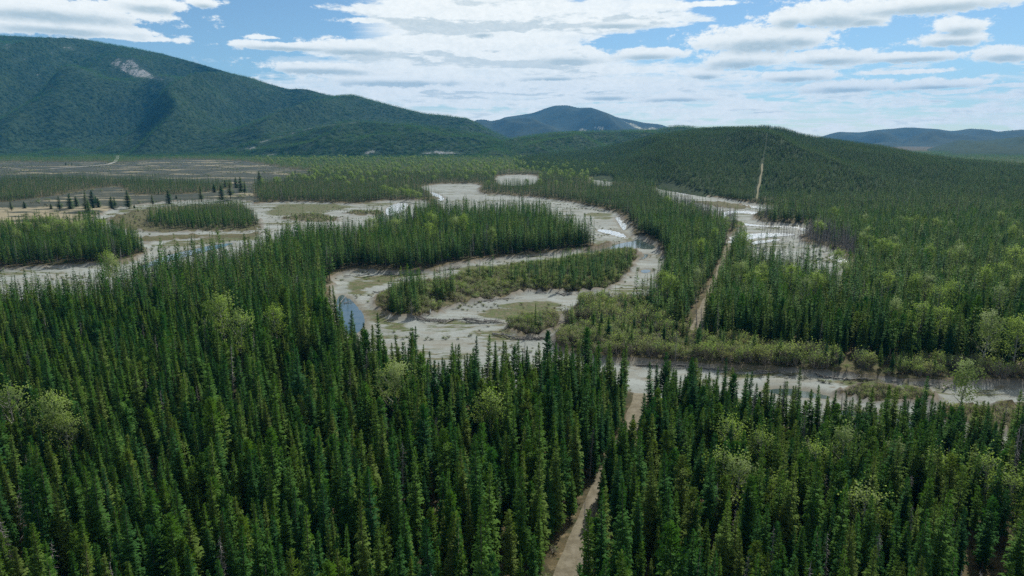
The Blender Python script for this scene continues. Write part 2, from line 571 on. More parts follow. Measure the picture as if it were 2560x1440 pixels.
def sdf(P, x, y, far=25.0):
    """signed distance to outline P, positive inside, cut off at -far"""
    out = np.full(x.shape, -far)
    lo, hi = P.min(0) - far, P.max(0) + far
    sel = np.nonzero((x > lo[0]) & (x < hi[0]) & (y > lo[1]) & (y < hi[1]))[0]
    if len(sel) == 0:
        return out
    X, Y = x[sel], y[sel]
    best = np.full(X.shape, 1e12)
    ins = np.zeros(X.shape, dtype=bool)
    n = len(P)
    for i in range(n):
        ax, ay = P[i]
        bx, by = P[(i + 1) % n]
        ex, ey = bx - ax, by - ay
        L = ex * ex + ey * ey + 1e-9
        t = np.clip(((X - ax) * ex + (Y - ay) * ey) / L, 0, 1)
        best = np.minimum(best, (X - ax - t * ex) ** 2 + (Y - ay - t * ey) ** 2)
        c = ((ay > Y) != (by > Y))
        if ey != 0:
            ins ^= c & (X < (bx - ax) * (Y - ay) / ey + ax)
    d = np.sqrt(best)
    out[sel] = np.maximum(np.where(ins, d, -d), -far)
    return out


def sdf_any(polys, x, y, far=25.0):
    out = np.full(x.shape, -far)
    for P in polys:
        out = np.maximum(out, sdf(P, x, y, far))
    return out


def line_dist(P, x, y):
    best = np.full(x.shape, 1e12)
    sgn = np.zeros(x.shape)
    for (ax, ay), (bx, by) in zip(P[:-1], P[1:]):
        ex, ey = bx - ax, by - ay
        L = ex * ex + ey * ey + 1e-9
        t = np.clip(((x - ax) * ex + (y - ay) * ey) / L, 0, 1)
        d = (x - ax - t * ex) ** 2 + (y - ay - t * ey) ** 2
        s = np.sign((x - ax) * ey - (y - ay) * ex)
        sgn = np.where(d < best, s, sgn)
        best = np.minimum(best, d)
    return np.sqrt(best), sgn


RIVER = [world_poly(p) for p in [
    # wide gravel loop and the near channel
    [(830, 690), (850, 677), (900, 670), (960, 672), (1030, 675), (1085, 673), (1115, 662), (1160, 651), (1230, 641),
     (1300, 634), (1380, 628), (1450, 620), (1500, 612), (1530, 603), (1560, 590), (1600, 584), (1632, 598), (1650, 612),
     (1664, 640), (1660, 680), (1640, 722), (1612, 752), (1560, 752), (1500, 752), (1462, 745), (1430, 775), (1402, 815),
     (1390, 848), (1420, 872), (1480, 884), (1560, 892), (1620, 896), (1700, 898), (1800, 906), (1900, 911), (2000, 916),
     (2100, 925), (2200, 935), (2300, 944), (2400, 947), (2560, 951), (2800, 958), (2800, 1165), (2560, 1140), (2480, 1126),
     (2400, 1108), (2310, 1092), (2220, 1084), (2100, 1078), (2000, 1070), (1850, 1040), (1700, 1000), (1620, 985),
     (1500, 972), (1400, 968), (1300, 968), (1200, 975), (1100, 978), (1020, 958), (960, 935), (900, 905), (852, 872), (826, 820), (815, 750)],
    # upstream reach behind the wooded island
    [(1566, 594), (1590, 580), (1574, 552), (1545, 529), (1500, 518), (1450, 506), (1400, 498), (1340, 490), (1280, 487),
     (1215, 484), (1195, 476), (1205, 463), (1190, 457), (1120, 457), (1060, 462), (1050, 470), (1080, 486), (1092, 500, 4), (1120, 502, 14),
     (1200, 494, 14), (1300, 491, 14), (1360, 498, 14), (1400, 518, 14), (1440, 539, 13), (1480, 563, 11), (1497, 580, 8),
     (1512, 596, 2), (1540, 602)],
    # bars below the far tree line
    [(1085, 498), (1020, 498), (960, 499), (930, 503), (900, 507), (850, 506), (790, 503), (720, 501), (660, 504), (618, 508),
     (612, 518), (628, 532), (650, 552), (656, 574), (640, 584), (700, 566, 13), (760, 556, 13), (850, 553, 13), (905, 550, 13),
     (950, 532, 13), (1000, 518, 13), (1050, 508, 13)],
    # left loop and the channel behind the near forest
    [(640, 497), (520, 496), (430, 500), (340, 509), (270, 522), (228, 543), (224, 560), (250, 580), (300, 592), (345, 606), (362, 625),
     (340, 644), (250, 656), (100, 662), (0, 667), (-250, 676), (-250, 722, 13), (0, 692, 13), (100, 684, 13), (200, 680, 13), (295, 662, 13), (375, 640, 13),
     (450, 616, 13), (550, 606, 13), (640, 592, 13), (700, 568, 13), (655, 560), (648, 540), (622, 510)],
    # right-hand river under the hill
    [(1640, 462), (1700, 471), (1735, 481), (1790, 491), (1850, 500), (1930, 512), (1958, 519), (1905, 526), (1885, 540), (1905, 553),
     (2000, 556), (2040, 566), (2015, 582), (1995, 597), (2060, 610), (2118, 632), (2135, 645), (2120, 662, 12), (2050, 632, 12), (1960, 618, 12), (1880, 606, 12), (1862, 600), (1830, 612), (1806, 604), (1812, 585),
     (1842, 575), (1850, 556), (1838, 543), (1812, 545, 8), (1800, 522, 8), (1760, 502, 8), (1700, 482, 10), (1640, 468, 10)],
    [(1235, 441), (1270, 435), (1330, 435), (1352, 441), (1340, 446, 9), (1290, 448, 9), (1245, 446, 9)],
    [(1472, 441), (1530, 443), (1536, 449, 9), (1480, 447, 9)],
]]
BARS = [world_poly(p) for p in [       # vegetated ground standing in the river
    [(935, 742), (985, 712), (1050, 696), (1100, 694), (1140, 688), (1180, 672), (1240, 664), (1300, 656), (1390, 646), (1470, 634),
     (1545, 622), (1596, 618), (1592, 640), (1575, 664), (1545, 702), (1500, 719), (1400, 722), (1322, 716), (1250, 736), (1180, 742),
     (1130, 757), (1075, 778), (1000, 786), (952, 774)],
    [(1268, 803), (1300, 786), (1350, 776), (1396, 770), (1402, 790), (1378, 822), (1330, 830), (1280, 824)],
    [(2095, 968), (2140, 956), (2220, 956), (2300, 962), (2345, 975), (2330, 990), (2240, 990), (2150, 984)],
    [(2330, 1022), (2400, 1008), (2500, 1002), (2600, 1000), (2800, 1000), (2800, 1080), (2560, 1070), (2420, 1048), (2350, 1038)],
    [(268, 549), (300, 533), (360, 521), (440, 511), (600, 505), (622, 520), (642, 545), (652, 568), (600, 573), (520, 572), (450, 575),
     (380, 573), (330, 569), (285, 561)],
    [(700, 541), (740, 532), (800, 530), (840, 540), (850, 548), (800, 551), (730, 546)],
    [(860, 528), (890, 522), (960, 523), (955, 533), (890, 534)],
    [(400, 596), (470, 590), (560, 588), (640, 584), (655, 577), (560, 580), (450, 582), (390, 585), (345, 588), (352, 600)],
    [(1735, 498), (1790, 500), (1850, 507), (1880, 514), (1850, 519), (1800, 514), (1750, 507)],
]]
WATER = [(world_poly(p, 2), r) for p, r in [
    ([(845, 722), (868, 728), (885, 745), (905, 765), (914, 788), (900, 815), (872, 825), (848, 800), (838, 760)], False),
    ([(1575, 596), (1592, 588), (1622, 598), (1642, 608), (1640, 616), (1600, 612), (1560, 612), (1520, 612), (1460, 628), (1440, 630), (1490, 612), (1540, 602)], False),
    ([(1490, 566), (1520, 566), (1562, 576), (1572, 588), (1545, 584), (1500, 574)], True),
    ([(1535, 535), (1562, 538), (1568, 556), (1562, 572), (1552, 560), (1545, 548)], True),
    ([(1592, 630), (1622, 624), (1618, 634), (1596, 642)], False),
    ([(1600, 664), (1625, 662), (1628, 670), (1606, 672)], False),
    ([(1072, 474), (1096, 480), (1112, 490), (1106, 498), (1090, 494), (1080, 484)], True),
    ([(965, 512), (1000, 500), (1022, 502), (1016, 520), (980, 535), (962, 530)], True),
    ([(330, 662), (420, 626), (540, 602), (590, 598), (560, 608), (430, 640), (345, 668)], False),
    ([(1640, 463), (1690, 470), (1728, 481), (1718, 484), (1690, 477), (1645, 467)], True),
    ([(1755, 498), (1800, 500), (1860, 506), (1935, 515), (1930, 519), (1880, 514), (1800, 504), (1755, 501)], True),
    ([(1802, 523), (1850, 520), (1895, 522), (1900, 534), (1880, 528), (1830, 525), (1815, 535), (1806, 540)], True),
    ([(1838, 548), (1900, 556), (2000, 559), (2030, 566), (2005, 572), (1995, 562), (1900, 560), (1838, 553)], True),
    ([(1870, 576), (1930, 574), (1990, 576), (1985, 581), (1930, 584), (1870, 590), (1812, 602), (1812, 586), (1840, 580)], True),
    ([(1880, 594), (1950, 588), (1955, 592), (1900, 600), (1880, 604)], True),
    ([(2080, 628), (2112, 636), (2128, 645), (2100, 648), (2070, 636)], True),
    ([(1900, 958), (1960, 950), (2010, 955), (2070, 968), (2090, 978), (2030, 976), (1950, 968)], False),
    ([(2090, 1000), (2180, 1010), (2280, 1030), (2380, 1060), (2480, 1082), (2470, 1090), (2360, 1070), (2260, 1042), (2160, 1024), (2080, 1012)], False),
    ([(1478, 443), (1528, 444), (1528, 446), (1480, 445)], True),
]]
THICKET = world_poly([(1402, 815), (1430, 775), (1465, 742), (1540, 745), (1600, 758), (1640, 800), (1680, 825), (1740, 848), (1800, 852), (1900, 858),
                      (1960, 878), (2080, 888), (2200, 905), (2330, 912), (2450, 918), (2600, 925), (2800, 935), (2800, 958), (2560, 951), (2400, 947),
                      (2200, 935), (2000, 916), (1800, 906), (1620, 896), (1480, 884), (1420, 872), (1390, 848)])
MEADOW = [world_poly(p) for p in [
    [(290, 409), (380, 400), (470, 398), (600, 402), (640, 408), (700, 418), (795, 431), (780, 437), (700, 441, 8), (640, 443, 8), (600, 455), (560, 452, 4),
     (520, 441, 10), (430, 437, 10), (300, 432, 10), (100, 428, 10), (0, 431, 10), (-350, 433, 10), (-350, 405), (0, 404), (150, 406), (240, 404)],
    [(-350, 530), (0, 506), (120, 493), (230, 472), (300, 464), (330, 488), (420, 486), (530, 482), (590, 466), (560, 450), (620, 452), (640, 462), (630, 480), (650, 502),
     (640, 506), (520, 496), (430, 500), (340, 509), (270, 522), (228, 543), (205, 560, 8), (100, 548, 10), (0, 556, 10), (-350, 580, 10)],
    [(-350, 384), (0, 384), (230, 386), (230, 389), (0, 388), (-350, 389)],
]]
TRACK = [np.array([at(*p)[:2] for p in q]) for q in [
    [(1290, 1830), (1395, 1520), (1425, 1440), (1462, 1350), (1490, 1280), (1512, 1220), (1545, 1150), (1582, 1085), (1592, 1040), (1604, 1006), (1609, 984)],
    [(1736, 822), (1748, 796), (1770, 750), (1790, 700), (1808, 655), (1824, 616), (1834, 590)],
]]
TRACK_W = [2.6, 1.8]
FAR_ROAD = np.array([at(*p)[:2] for p in [(296, 389), (293, 397), (287, 406), (268, 412), (200, 418), (120, 423)]])


def zones(x, y, warp=True):
    """fields over the valley floor, metres, positive inside"""
    if warp:
        k = np.clip(y / 250.0, 0.5, 3.0)
        wx = x + (fbm(x / 7.0, y / 7.0, 3, 3) - 0.5) * 4.5 * k
        wy = y + (fbm(x / 7.0, y / 7.0, 11, 3) - 0.5) * 4.5 * k
    else:
        wx, wy = x, y
    z = {}
    riv = sdf_any(RIVER, wx, wy)
    bars = sdf_any(BARS, wx, wy)
    z['bars'] = bars
    z['river_all'] = riv
    z['river'] = np.minimum(riv, -bars)
    z['meadow'] = np.minimum(sdf_any(MEADOW, wx, wy), -np.maximum(z['river'], -50))
    tr = np.full(x.shape, -40.0)
    rut = np.zeros(x.shape)
    for P, hw in zip(TRACK, TRACK_W):
        d, s = line_dist(P, x + (wx - x) * 0.35, y + (wy - y) * 0.35)
        tr = np.maximum(tr, hw - d)
        rut = np.maximum(rut, np.exp(-((d - 1.0) / 0.38) ** 2))
    z['track'], z['rut'] = tr, rut
    z['thicket'] = sdf(THICKET, wx, wy)
    return z


def undulate(x, y):
    return (fbm(x / 40.0, y / 40.0, 21, 3) - 0.5) * 1.2 * sstep(40, 120, y)


# ------------------------------------------------------------------ valley floor
ys = [-400, -250, -120, -40, 20, 45]
while ys[-1] < 3600:
    ys.append(ys[-1] + max(0.9, ys[-1] * 0.0098))
ys = np.array(ys + [4200, 5200, 7000, 9000, 11500], dtype=float)
nu = 640
us = np.linspace(-1, 1, nu + 1)
GX = us[None, :] * np.maximum(260 + 1.0 * np.maximum(ys, 0), 260)[:, None]
GX[ys > 3700] = us[None, :] * 11500
GY = np.repeat(ys[:, None], nu + 1, axis=1)
gx, gy = GX.ravel(), GY.ravel()
Z = zones(gx, gy)
RB = 2.0            # the river bed lies this far below the wooded terraces
WATER_Z = -RB - 0.27


def ground_z(x, y, z):
    """height of the valley floor; z are its zones"""
    wat = np.full(x.shape, -25.0)
    for P, rif in WATER:
        wat = np.maximum(wat, sdf(P, x, y))
    inside = np.minimum(wat, z['river_all'] - 0.5)
    und = undulate(x, y)
    bank = sstep(0.0, 2.2, z['river'])
    barmask = sstep(-0.5, 3.0, z['bars'])
    relief = (fbm(x / 22.0, y / 9.0, 33, 4) - 0.5) * 1.1 * sstep(1.0, 6.0, z['river'])
    h = und * (1 - bank) * (1 - barmask) - RB * bank + relief
    h = np.where(z['bars'] > 0, -RB + 0.5 + 0.8 * sstep(0.0, 9.0, z['bars']) + und * 0.3, h)
    return h - 0.65 * sstep(-1.5, 1.2, inside) * bank - 0.06 * z['rut'] * (z['track'] > 0), wat


gz, watr = ground_z(gx, gy, Z)
green = sstep(-2, 6, np.maximum(Z['bars'], Z['thicket']))
vegf = np.clip(fbm(gx / 26.0, gy / 13.0, 51, 4) * 1.3 - 0.42, 0, 1)
for pp, amt in [([(870, 720), (850, 695), (880, 680), (1000, 678), (1010, 690), (930, 705), (910, 740), (960, 790), (1030, 800), (1000, 815), (930, 790)], 0.5),
                ([(1190, 770), (1260, 742), (1400, 735), (1400, 775), (1290, 792), (1230, 790)], 0.55),
                ([(2050, 925), (2250, 940), (2350, 952), (2200, 955), (2050, 940)], 0.5),
                ([(1100, 668), (1180, 650), (1260, 648), (1200, 668)], 0.5),
                ([(1450, 525), (1520, 525), (1545, 540), (1500, 548)], 0.55),
                ([(650, 530), (700, 505), (880, 506), (850, 525), (720, 535)], 0.5),
                ([(360, 600), (650, 580), (640, 592), (400, 615)], 0.6),
                ([(620, 505), (800, 500), (1010, 498), (950, 512), (820, 518), (640, 538)], 0.22),
                ([(225, 545), (340, 506), (640, 495), (640, 504), (340, 520), (262, 552), (300, 590), (240, 580)], 0.34),
                ([(-250, 672), (100, 660), (345, 640), (300, 662), (100, 680), (-250, 700)], 0.30),
                ([(1090, 800), (1250, 800), (1270, 830), (1150, 830)], 0.12),
                ([(1700, 905), (2560, 955), (2560, 975), (1900, 940)], 0.2),
                ([(1540, 612), (1500, 590), (1440, 620), (1450, 630)], 0.5)]:
    vegf = vegf + amt * sstep(-3, 6, sdf(world_poly(pp), gx, gy))
wet = sstep(-4.0, 0.5, watr)
soil = sstep(2.6, 0.3, Z['river']) * 0.9
straw = sstep(0.45, 0.6, fbm(gx / 60, gy / 60, 71, 3)) * 0.5 + 0.9 * sstep(700, 620, gy)
cols = np.stack([gx, gy, gz, green, vegf, wet, soil, straw, Z['rut']], axis=1)
ny = len(ys)
ii = (np.arange(ny - 1)[:, None] * (nu + 1) + np.arange(nu)[None, :]).ravel()
tris = np.concatenate([np.stack([ii, ii + 1, ii + nu + 2], 1), np.stack([ii, ii + nu + 2, ii + nu + 1], 1)])


def clip(V, T, f):
    """split a triangle sheet along f = 0; returns V, f-extended and the two triangle sets"""
    s = f[T] > 0
    c = s.sum(1)
    inside, outside, mixed = T[c == 3], T[c == 0], T[(c == 1) | (c == 2)]
    sm = s[(c == 1) | (c == 2)]
    one = sm.sum(1) == 1
    odd = np.where(one[:, None], sm, ~sm)           # the vertex that is alone on its side
    k = odd.argmax(1)
    r = np.arange(len(mixed))
    a, b, d = mixed[r, k], mixed[r, (k + 1) % 3], mixed[r, (k + 2) % 3]
    e = np.concatenate([np.stack([a, b], 1), np.stack([a, d], 1)])
    key = np.sort(e, axis=1)
    uq, inv = np.unique(key, axis=0, return_inverse=True)
    inv = inv.ravel()
    fa, fb = f[uq[:, 0]], f[uq[:, 1]]
    t = (fa / (fa - fb))[:, None]
    NV = V[uq[:, 0]] * (1 - t) + V[uq[:, 1]] * t
    base = len(V)
    pab, pad = base + inv[:len(mixed)], base + inv[len(mixed):]
    lone = np.stack([a, pab, pad], 1)
    q1, q2 = np.stack([pab, b, d], 1), np.stack([pab, d, pad], 1)
    ins = np.concatenate([inside, lone[one], q1[~one], q2[~one]])
    outs = np.concatenate([outside, lone[~one], q1[one], q2[one]])
    V2 = np.concatenate([V, NV])
    return V2, ins, outs


def sheet(name, V, T, mat, names):
    used, inv = np.unique(T, return_inverse=True)
    inv = inv.reshape(T.shape)
    W = V[used]
    me = mesh_np(name, W[:, :3], inv, mat, {n: W[:, 3 + i] for i, n in names.items()}, smooth=True)
    o = obj(name, me)
    tag(o, kind='structure')
    return o


fields = np.stack([Z['track'], Z['river'], Z['meadow']], 1)
V = np.concatenate([cols, fields], axis=1)
V, tr_t, rest = clip(V, tris, V[:, 9])
V, riv_t, rest = clip(V, rest, V[:, 10])
V, mea_t, rest = clip(V, rest, V[:, 11])
tag(sheet('ground', V, rest, M['floor'], {0: 'green'}), 'brown forest floor with dry grass and moss across the valley')
tag(sheet('river_bed', V, riv_t, M['gravel'], {1: 'veg', 2: 'wet', 3: 'soil'}), 'pale grey gravel bars of the braided river')
tag(sheet('meadow', V, mea_t, M['meadow'], {4: 'straw'}), 'brown open meadow with straw patches below the mountain')
tag(sheet('dirt_track', V, tr_t, M['track'], {5: 'rut'}), 'straight pale dirt track cut through the spruce forest')

wl = ['still blue pool with fallen logs at the tight river bend', 'green pool and thread of water where two river arms meet', 'bright riffle just upstream of the green pool',
      'narrow bright channel along the bank above the green pool', 'small blue puddle on gravel just below the green pool', 'tiny puddle on gravel beside the right bank trees',
      'bright channel beside the far gravel flat', 'bright channel left of the wooded island', 'water glinting behind the near spruce tips on the left',
      'first white reach of the river under the hill', 'long white reach below the foot of the cutline', 'curling white channel on the stony flat under the hill',
      'white channel crossing the stony flat beside dead trees', 'broad white channel at the head of the far track', 'short white channel before the small riverside spruces',
      'last white glint at the right end of the stony flat', 'blue pool in the near channel beside the long willow clump', 'narrow side channel behind the near spruces on the right', 'far white glint in forest at the hill foot']
for i, (P, rif) in enumerate(WATER):
    n = len(P)
    c = P.mean(0)
    Q = c + (P - c) * 1.0
    me = bpy.data.meshes.new('water')
    me.from_pydata([(float(a), float(b), WATER_Z) for a, b in Q], [], [list(range(n))])
    me.materials.append(M['riffle'] if rif else M['water'])
    me.update()
    tag(obj('water', me), wl[i], kind='structure')

# far gravel road on the meadow
def ribbon(name, P, width, zf, mat, label):
    P = np.asarray(P, dtype=float)
    pts = []
    for a, b in zip(P[:-1], P[1:]):
        n = max(2, int(np.linalg.norm(b - a) / 12))
        for k in range(n):
            pts.append(a + (b - a) * k / n)
    pts.append(P[-1])
    pts = np.array(pts)
    d = np.gradient(pts[:, :2], axis=0)
    d /= np.linalg.norm(d, axis=1)[:, None] + 1e-9
    nrm = np.stack([-d[:, 1], d[:, 0]], 1)
    vs = []
    for p, q in zip(pts, nrm):
        for s in (-1, 1):
            xy = p[:2] + q * s * width / 2
            vs.append((xy[0], xy[1], zf(xy[0], xy[1]) if len(p) == 2 else p[2]))
    f = np.array([[2 * i, 2 * i + 1, 2 * i + 3, 2 * i + 2] for i in range(len(pts) - 1)])
    o = obj(name, mesh_np(name, np.array(vs), f, mat, smooth=True))
    tag(o, label, kind='structure')
    return o


M['road'] = mat_bark('pale_road_gravel', (0.30, 0.285, 0.24), (0.38, 0.36, 0.31))
ribbon('road', FAR_ROAD, 9.0, lambda x, y: 0.75, M['road'], 'pale gravel road crossing the far meadow')

# ------------------------------------------------------------------ mountains and hills
def ridge_layer(name, ridge, base, nu, nv, mat, spur, label, rock_polys=(), back=0.35, prof=1.0, shear=0.25, seed=1, zb=-6.0):
    """hillside from a base line on the valley floor up to a ridge line and down behind it.
    ridge: (px, py, depth); base: (px, depth)"""
    rx = np.array([r[0] for r in ridge], float)
    q = np.linspace(rx[0], rx[-1], nu)
    qy = np.interp(q, rx, [r[1] for r in ridge])
    qd = np.interp(q, rx, [r[2] for r in ridge])
    # gentle rounding of the ridge line
    ker = np.array([1, 2, 3, 2, 1]) / 9.0
    qy = np.convolve(np.pad(qy, 2, mode='edge'), ker, mode='valid')
    bd = np.interp(q, [b[0] for b in base], [b[1] for b in base])
    R = np.array([at_depth(a, b, c) for a, b, c in zip(q, qy, qd)])
    B = np.array([at_depth(a, 345.0, c) for a, c in zip(q, bd)])
    B[:, 2] = zb
    vv = np.concatenate([np.linspace(0, 1, nv), 1 + np.linspace(0.03, back, 8)])
    pts = np.zeros((len(vv), nu, 3))
    L = np.linalg.norm(R[-1, :2] - R[0, :2])
    s = np.linspace(0, 1, nu) * L
    run = np.linalg.norm(R[:, :2] - B[:, :2], axis=1)
    for j, v in enumerate(vv):
        if v <= 1:
            p = B + (R - B) * v
            h = v ** prof * (1.15 - 0.15 * v)
            p[:, 2] = zb + (R[:, 2] - zb) * h
            env = math.sin(math.pi * v) ** 0.8
            along = s + shear * run * v
            n = fbm(along / spur[0], np.full(nu, v * 1.6) + seed, seed, 3, 0.45)
            ridged = 1 - np.abs(2 * n - 1) * 2
            p[:, 2] += (ridged - 0.45) * spur[1] * env * (R[:, 2] - zb) / max(1, (R[:, 2] - zb).max())
        else:
            k = v - 1
            p = B + (R - B) * v
            p[:, 2] = R[:, 2] - (R[:, 2] - zb) * (k / back) ** 1.6 * 0.9
        pts[j] = p
    Vv = pts.reshape(-1, 3)
    J = len(vv)
    i0 = (np.arange(J - 1)[:, None] * nu + np.arange(nu - 1)[None, :]).ravel()
    F = np.stack([i0, i0 + 1, i0 + nu + 1, i0 + nu], 1)
    px, py, _ = to_px(Vv[:, 0], Vv[:, 1], Vv[:, 2])
    rock = np.zeros(len(Vv))
    for poly in rock_polys:
        rock = np.maximum(rock, (0.80 if seed == 5 else 1.15) * sstep(-9, 11, sdf(np.array(poly, float), px, py)))
    o = obj(name, mesh_np(name, Vv, F, mat, {'rock': rock}, smooth=True))
    tag(o, label, kind='structure')
    return pts, rock.reshape(J, nu), nv


LEFT_ROCK = [[(0, 118), (20, 104), (30, 118), (18, 128)], [(22, 165), (40, 142), (72, 138), (70, 150), (44, 160), (30, 168)],
             [(82, 215), (98, 170), (108, 172), (98, 200), (86, 222)], [(140, 120), (165, 110), (205, 122), (180, 128), (160, 128)],
             [(268, 158), (296, 140), (312, 150), (330, 142), (360, 165), (388, 188), (415, 198), (410, 206), (370, 200), (330, 196), (300, 178), (280, 170)],
             [(120, 128), (134, 130), (136, 148), (128, 146)], [(200, 175), (235, 180), (242, 190), (210, 184)]]
left_pts, left_rock, left_nv = ridge_layer(
    'mountain', [(-700, 120, 4700), (-300, 92, 4700), (0, 89, 4600), (100, 93, 4600), (200, 104, 4550), (300, 116, 4500), (400, 133, 4450), (500, 160, 4400),
                 (600, 190, 4350), (720, 223, 4300), (762, 222, 4300), (832, 241, 4250), (885, 239, 4250), (960, 259, 4200), (1060, 284, 4100),
                 (1170, 296, 4000), (1240, 331, 3900), (1290, 356, 3850), (1330, 392, 3800)],
    [(-700, 2250), (0, 2350), (600, 2600), (1000, 2900), (1330, 3300)], 340, 110, M['slope_left'], (760.0, 270.0),
    'long forested mountain with grey scree patches, filling the left', LEFT_ROCK, prof=1.12, shear=-0.55, seed=5)
FOOT_ROCK = [[(590, 372), (640, 366), (655, 371), (620, 376)], [(655, 386), (690, 383), (700, 389), (660, 391)],
             [(640, 356), (700, 341), (790, 315), (860, 308), (900, 304), (900, 306.5), (790, 319), (700, 345), (645, 359)],
             [(560, 373), (600, 371), (600, 374), (565, 376)],
             [(1050, 381), (1090, 376), (1150, 380), (1160, 386), (1060, 387)], [(900, 384), (930, 372), (940, 380), (920, 388)]]
foot_pts, foot_rock, foot_nv = ridge_layer(
    'hill', [(520, 392, 2750), (640, 352, 2850), (720, 334, 2900), (800, 314, 2950), (890, 303, 3000), (1000, 313, 3000), (1100, 321, 3050), (1200, 336, 3050),
             (1262, 356, 3000), (1310, 392, 2950)],
    [(520, 2560), (800, 2350), (1310, 2500)], 200, 50, M['slope_left'], (260.0, 40.0),
    'low forested foothill with a pale road cut, below the long mountain', FOOT_ROCK, prof=0.9, shear=-0.3, seed=9)
midh_pts, _, midh_nv = ridge_layer(
    'hill', [(1175, 393, 2500), (1225, 372, 2700), (1260, 352, 2900), (1330, 340, 3100), (1400, 333, 3200), (1500, 331, 3200), (1600, 327, 3200), (1645, 326, 3200),
             (1680, 316, 3200), (1720, 319, 3200), (1800, 330, 3100), (2000, 360, 3000)],
    [(1175, 2300), (1400, 2300), (2000, 2300)], 160, 50, M['slope_near'], (240.0, 45.0),
    'rolling dark green hill in the middle distance below the blue peak', prof=0.85, shear=0.2, seed=12)
CUT = [(1888, 500), (1893, 470), (1899, 430), (1904, 390), (1910, 350), (1915, 314)]
right_pts, right_rock, right_nv = ridge_layer(
    'hill', [(1290, 402, 1900), (1330, 392, 2050), (1400, 386, 2150), (1480, 378, 2150), (1560, 362, 2100), (1650, 338, 2000), (1750, 327, 1900), (1830, 323, 1850),
             (1915, 318, 1750), (1960, 325, 1700), (2000, 340, 1650), (2100, 356, 1550), (2200, 371, 1450), (2300, 391, 1350), (2400, 406, 1280),
             (2560, 420, 1200), (2900, 432, 1150)],
    [(1290, 1500), (1400, 1250), (1500, 1100), (1640, 930), (1760, 800), (1890, 720), (2100, 690), (2560, 640), (2900, 600)], 260, 90, M['slope_near'], (230.0, 36.0),
    'rounded spruce hill with a narrow vertical cutline, right of centre', prof=0.95, shear=0.15, seed=3, zb=-3.0)
ridge_layer('hill', [(2270, 396, 3800), (2310, 376, 4000), (2360, 360, 4200), (2400, 349, 4200), (2450, 352, 4100), (2520, 345, 4000), (2600, 338, 4000), (2900, 330, 4000)],
            [(2270, 2400), (2900, 2400)], 120, 40, M['slope_left'], (300.0, 60.0), 'green forested hill at the right edge before the blue range', prof=1.0, seed=17)
ridge_layer('mountain', [(1150, 340, 8600), (1190, 304, 8700), (1212, 303, 8800), (1230, 307, 8900), (1262, 293, 9000), (1330, 283, 9000), (1362, 272, 9000), (1385, 267, 9000),
                         (1420, 270, 9000), (1445, 277, 9000), (1480, 277, 9000), (1520, 286, 9000), (1560, 298, 9000), (1610, 311, 9000), (1650, 314, 9000), (1700, 330, 9000), (1800, 350, 9000)],
            [(1150, 5500), (1800, 5800)], 220, 60, M['slope_far'], (900.0, 260.0), 'blue hazy peak with pale slopes in the valley gap',
            [[(1440, 332), (1452, 318), (1468, 322), (1500, 330)], [(1480, 318), (1500, 313), (1530, 325), (1505, 330)],
             [(1548, 297), (1570, 304), (1610, 318), (1655, 316), (1640, 326), (1600, 328), (1570, 312)]], prof=1.0, shear=0.3, seed=23)
ridge_layer('mountain', [(1980, 362, 8000), (2060, 341, 8000), (2098, 330, 8000), (2150, 331, 8000), (2200, 325, 8000), (2260, 323, 8000), (2330, 327, 8000), (2380, 333, 8000), (2420, 330, 8000),
                         (2500, 336, 8000), (2560, 330, 8000), (2750, 322, 8000), (3000, 330, 8000)],
            [(1980, 5200), (3000, 5200)], 200, 50, M['slope_far'], (800.0, 200.0), 'distant blue mountain range on the right horizon',
            [[(2360, 338), (2380, 335), (2385, 341)]], seed=29)

# cutline strip up the rounded hill
rj, ri = right_pts.shape[0], right_pts.shape[1]
rpx, rpy, _ = to_px(right_pts[..., 0], right_pts[..., 1], right_pts[..., 2])


def on_hill(pts, px, v):
    """point of a ridge_layer at horizontal pixel px (its column) and slope fraction v"""
    i = int(np.argmin(np.abs(rpx[0] - px)))
    j = v * (right_nv - 1)
    j0 = int(min(j, right_nv - 2))
    return pts[j0, i] * (1 - (j - j0)) + pts[j0 + 1, i] * (j - j0)


cut_xy = []
for k in range(41):
    v = k / 40
    cpx = 1888 + (1915 - 1888) * v ** 0.7
    p = on_hill(right_pts, cpx, v)
    cut_xy.append(p)
cut_xy = np.array(cut_xy)
cs = np.array([cut_xy[0], *[cut_xy[i - 2:i + 3].mean(0) for i in range(2, 39)], cut_xy[-1]])
vs = []
cs_low = cs[:12]
for i, p in enumerate(cs_low):
    wl_, wr_ = 1.2 + 0.6 * math.sin(i * 2.1), 1.2 + 0.6 * math.cos(i * 1.3)
    vs += [(p[0] - wl_, p[1], p[2] + 0.5), (p[0] + wr_, p[1], p[2] + 0.5)]
cf = np.array([[2 * i, 2 * i + 1, 2 * i + 3, 2 * i + 2] for i in range(len(cs_low) - 1)])
M['straw'] = mat_bark('dry_grass', (0.12, 0.115, 0.06), (0.20, 0.175, 0.105))
tag(obj('cutline_path', mesh_np('cutline_path', np.array(vs), cf, M['straw'], smooth=True)),
    'straw coloured cutline running straight up the rounded hill', kind='structure')
CUT_LINE = cs[:, :2]

# ------------------------------------------------------------------ tree shapes (metres, base at the origin)
def tube(path, radii, n=5):
    vs, fs = [], []
    path = [Vector(p) for p in path]
    for i, p in enumerate(path):
        d = (path[min(i + 1, len(path) - 1)] - path[max(i - 1, 0)]).normalized()
        a = d.orthogonal().normalized()
        b = d.cross(a)
        for k in range(n):
            t = 2 * math.pi * k / n
            vs.append(p + (a * math.cos(t) + b * math.sin(t)) * radii[i])
    for i in range(len(path) - 1):
        for k in range(n):
            k2 = (k + 1) % n
            fs.append((i * n + k, i * n + k2, (i + 1) * n + k2, (i + 1) * n + k))
    return vs, fs


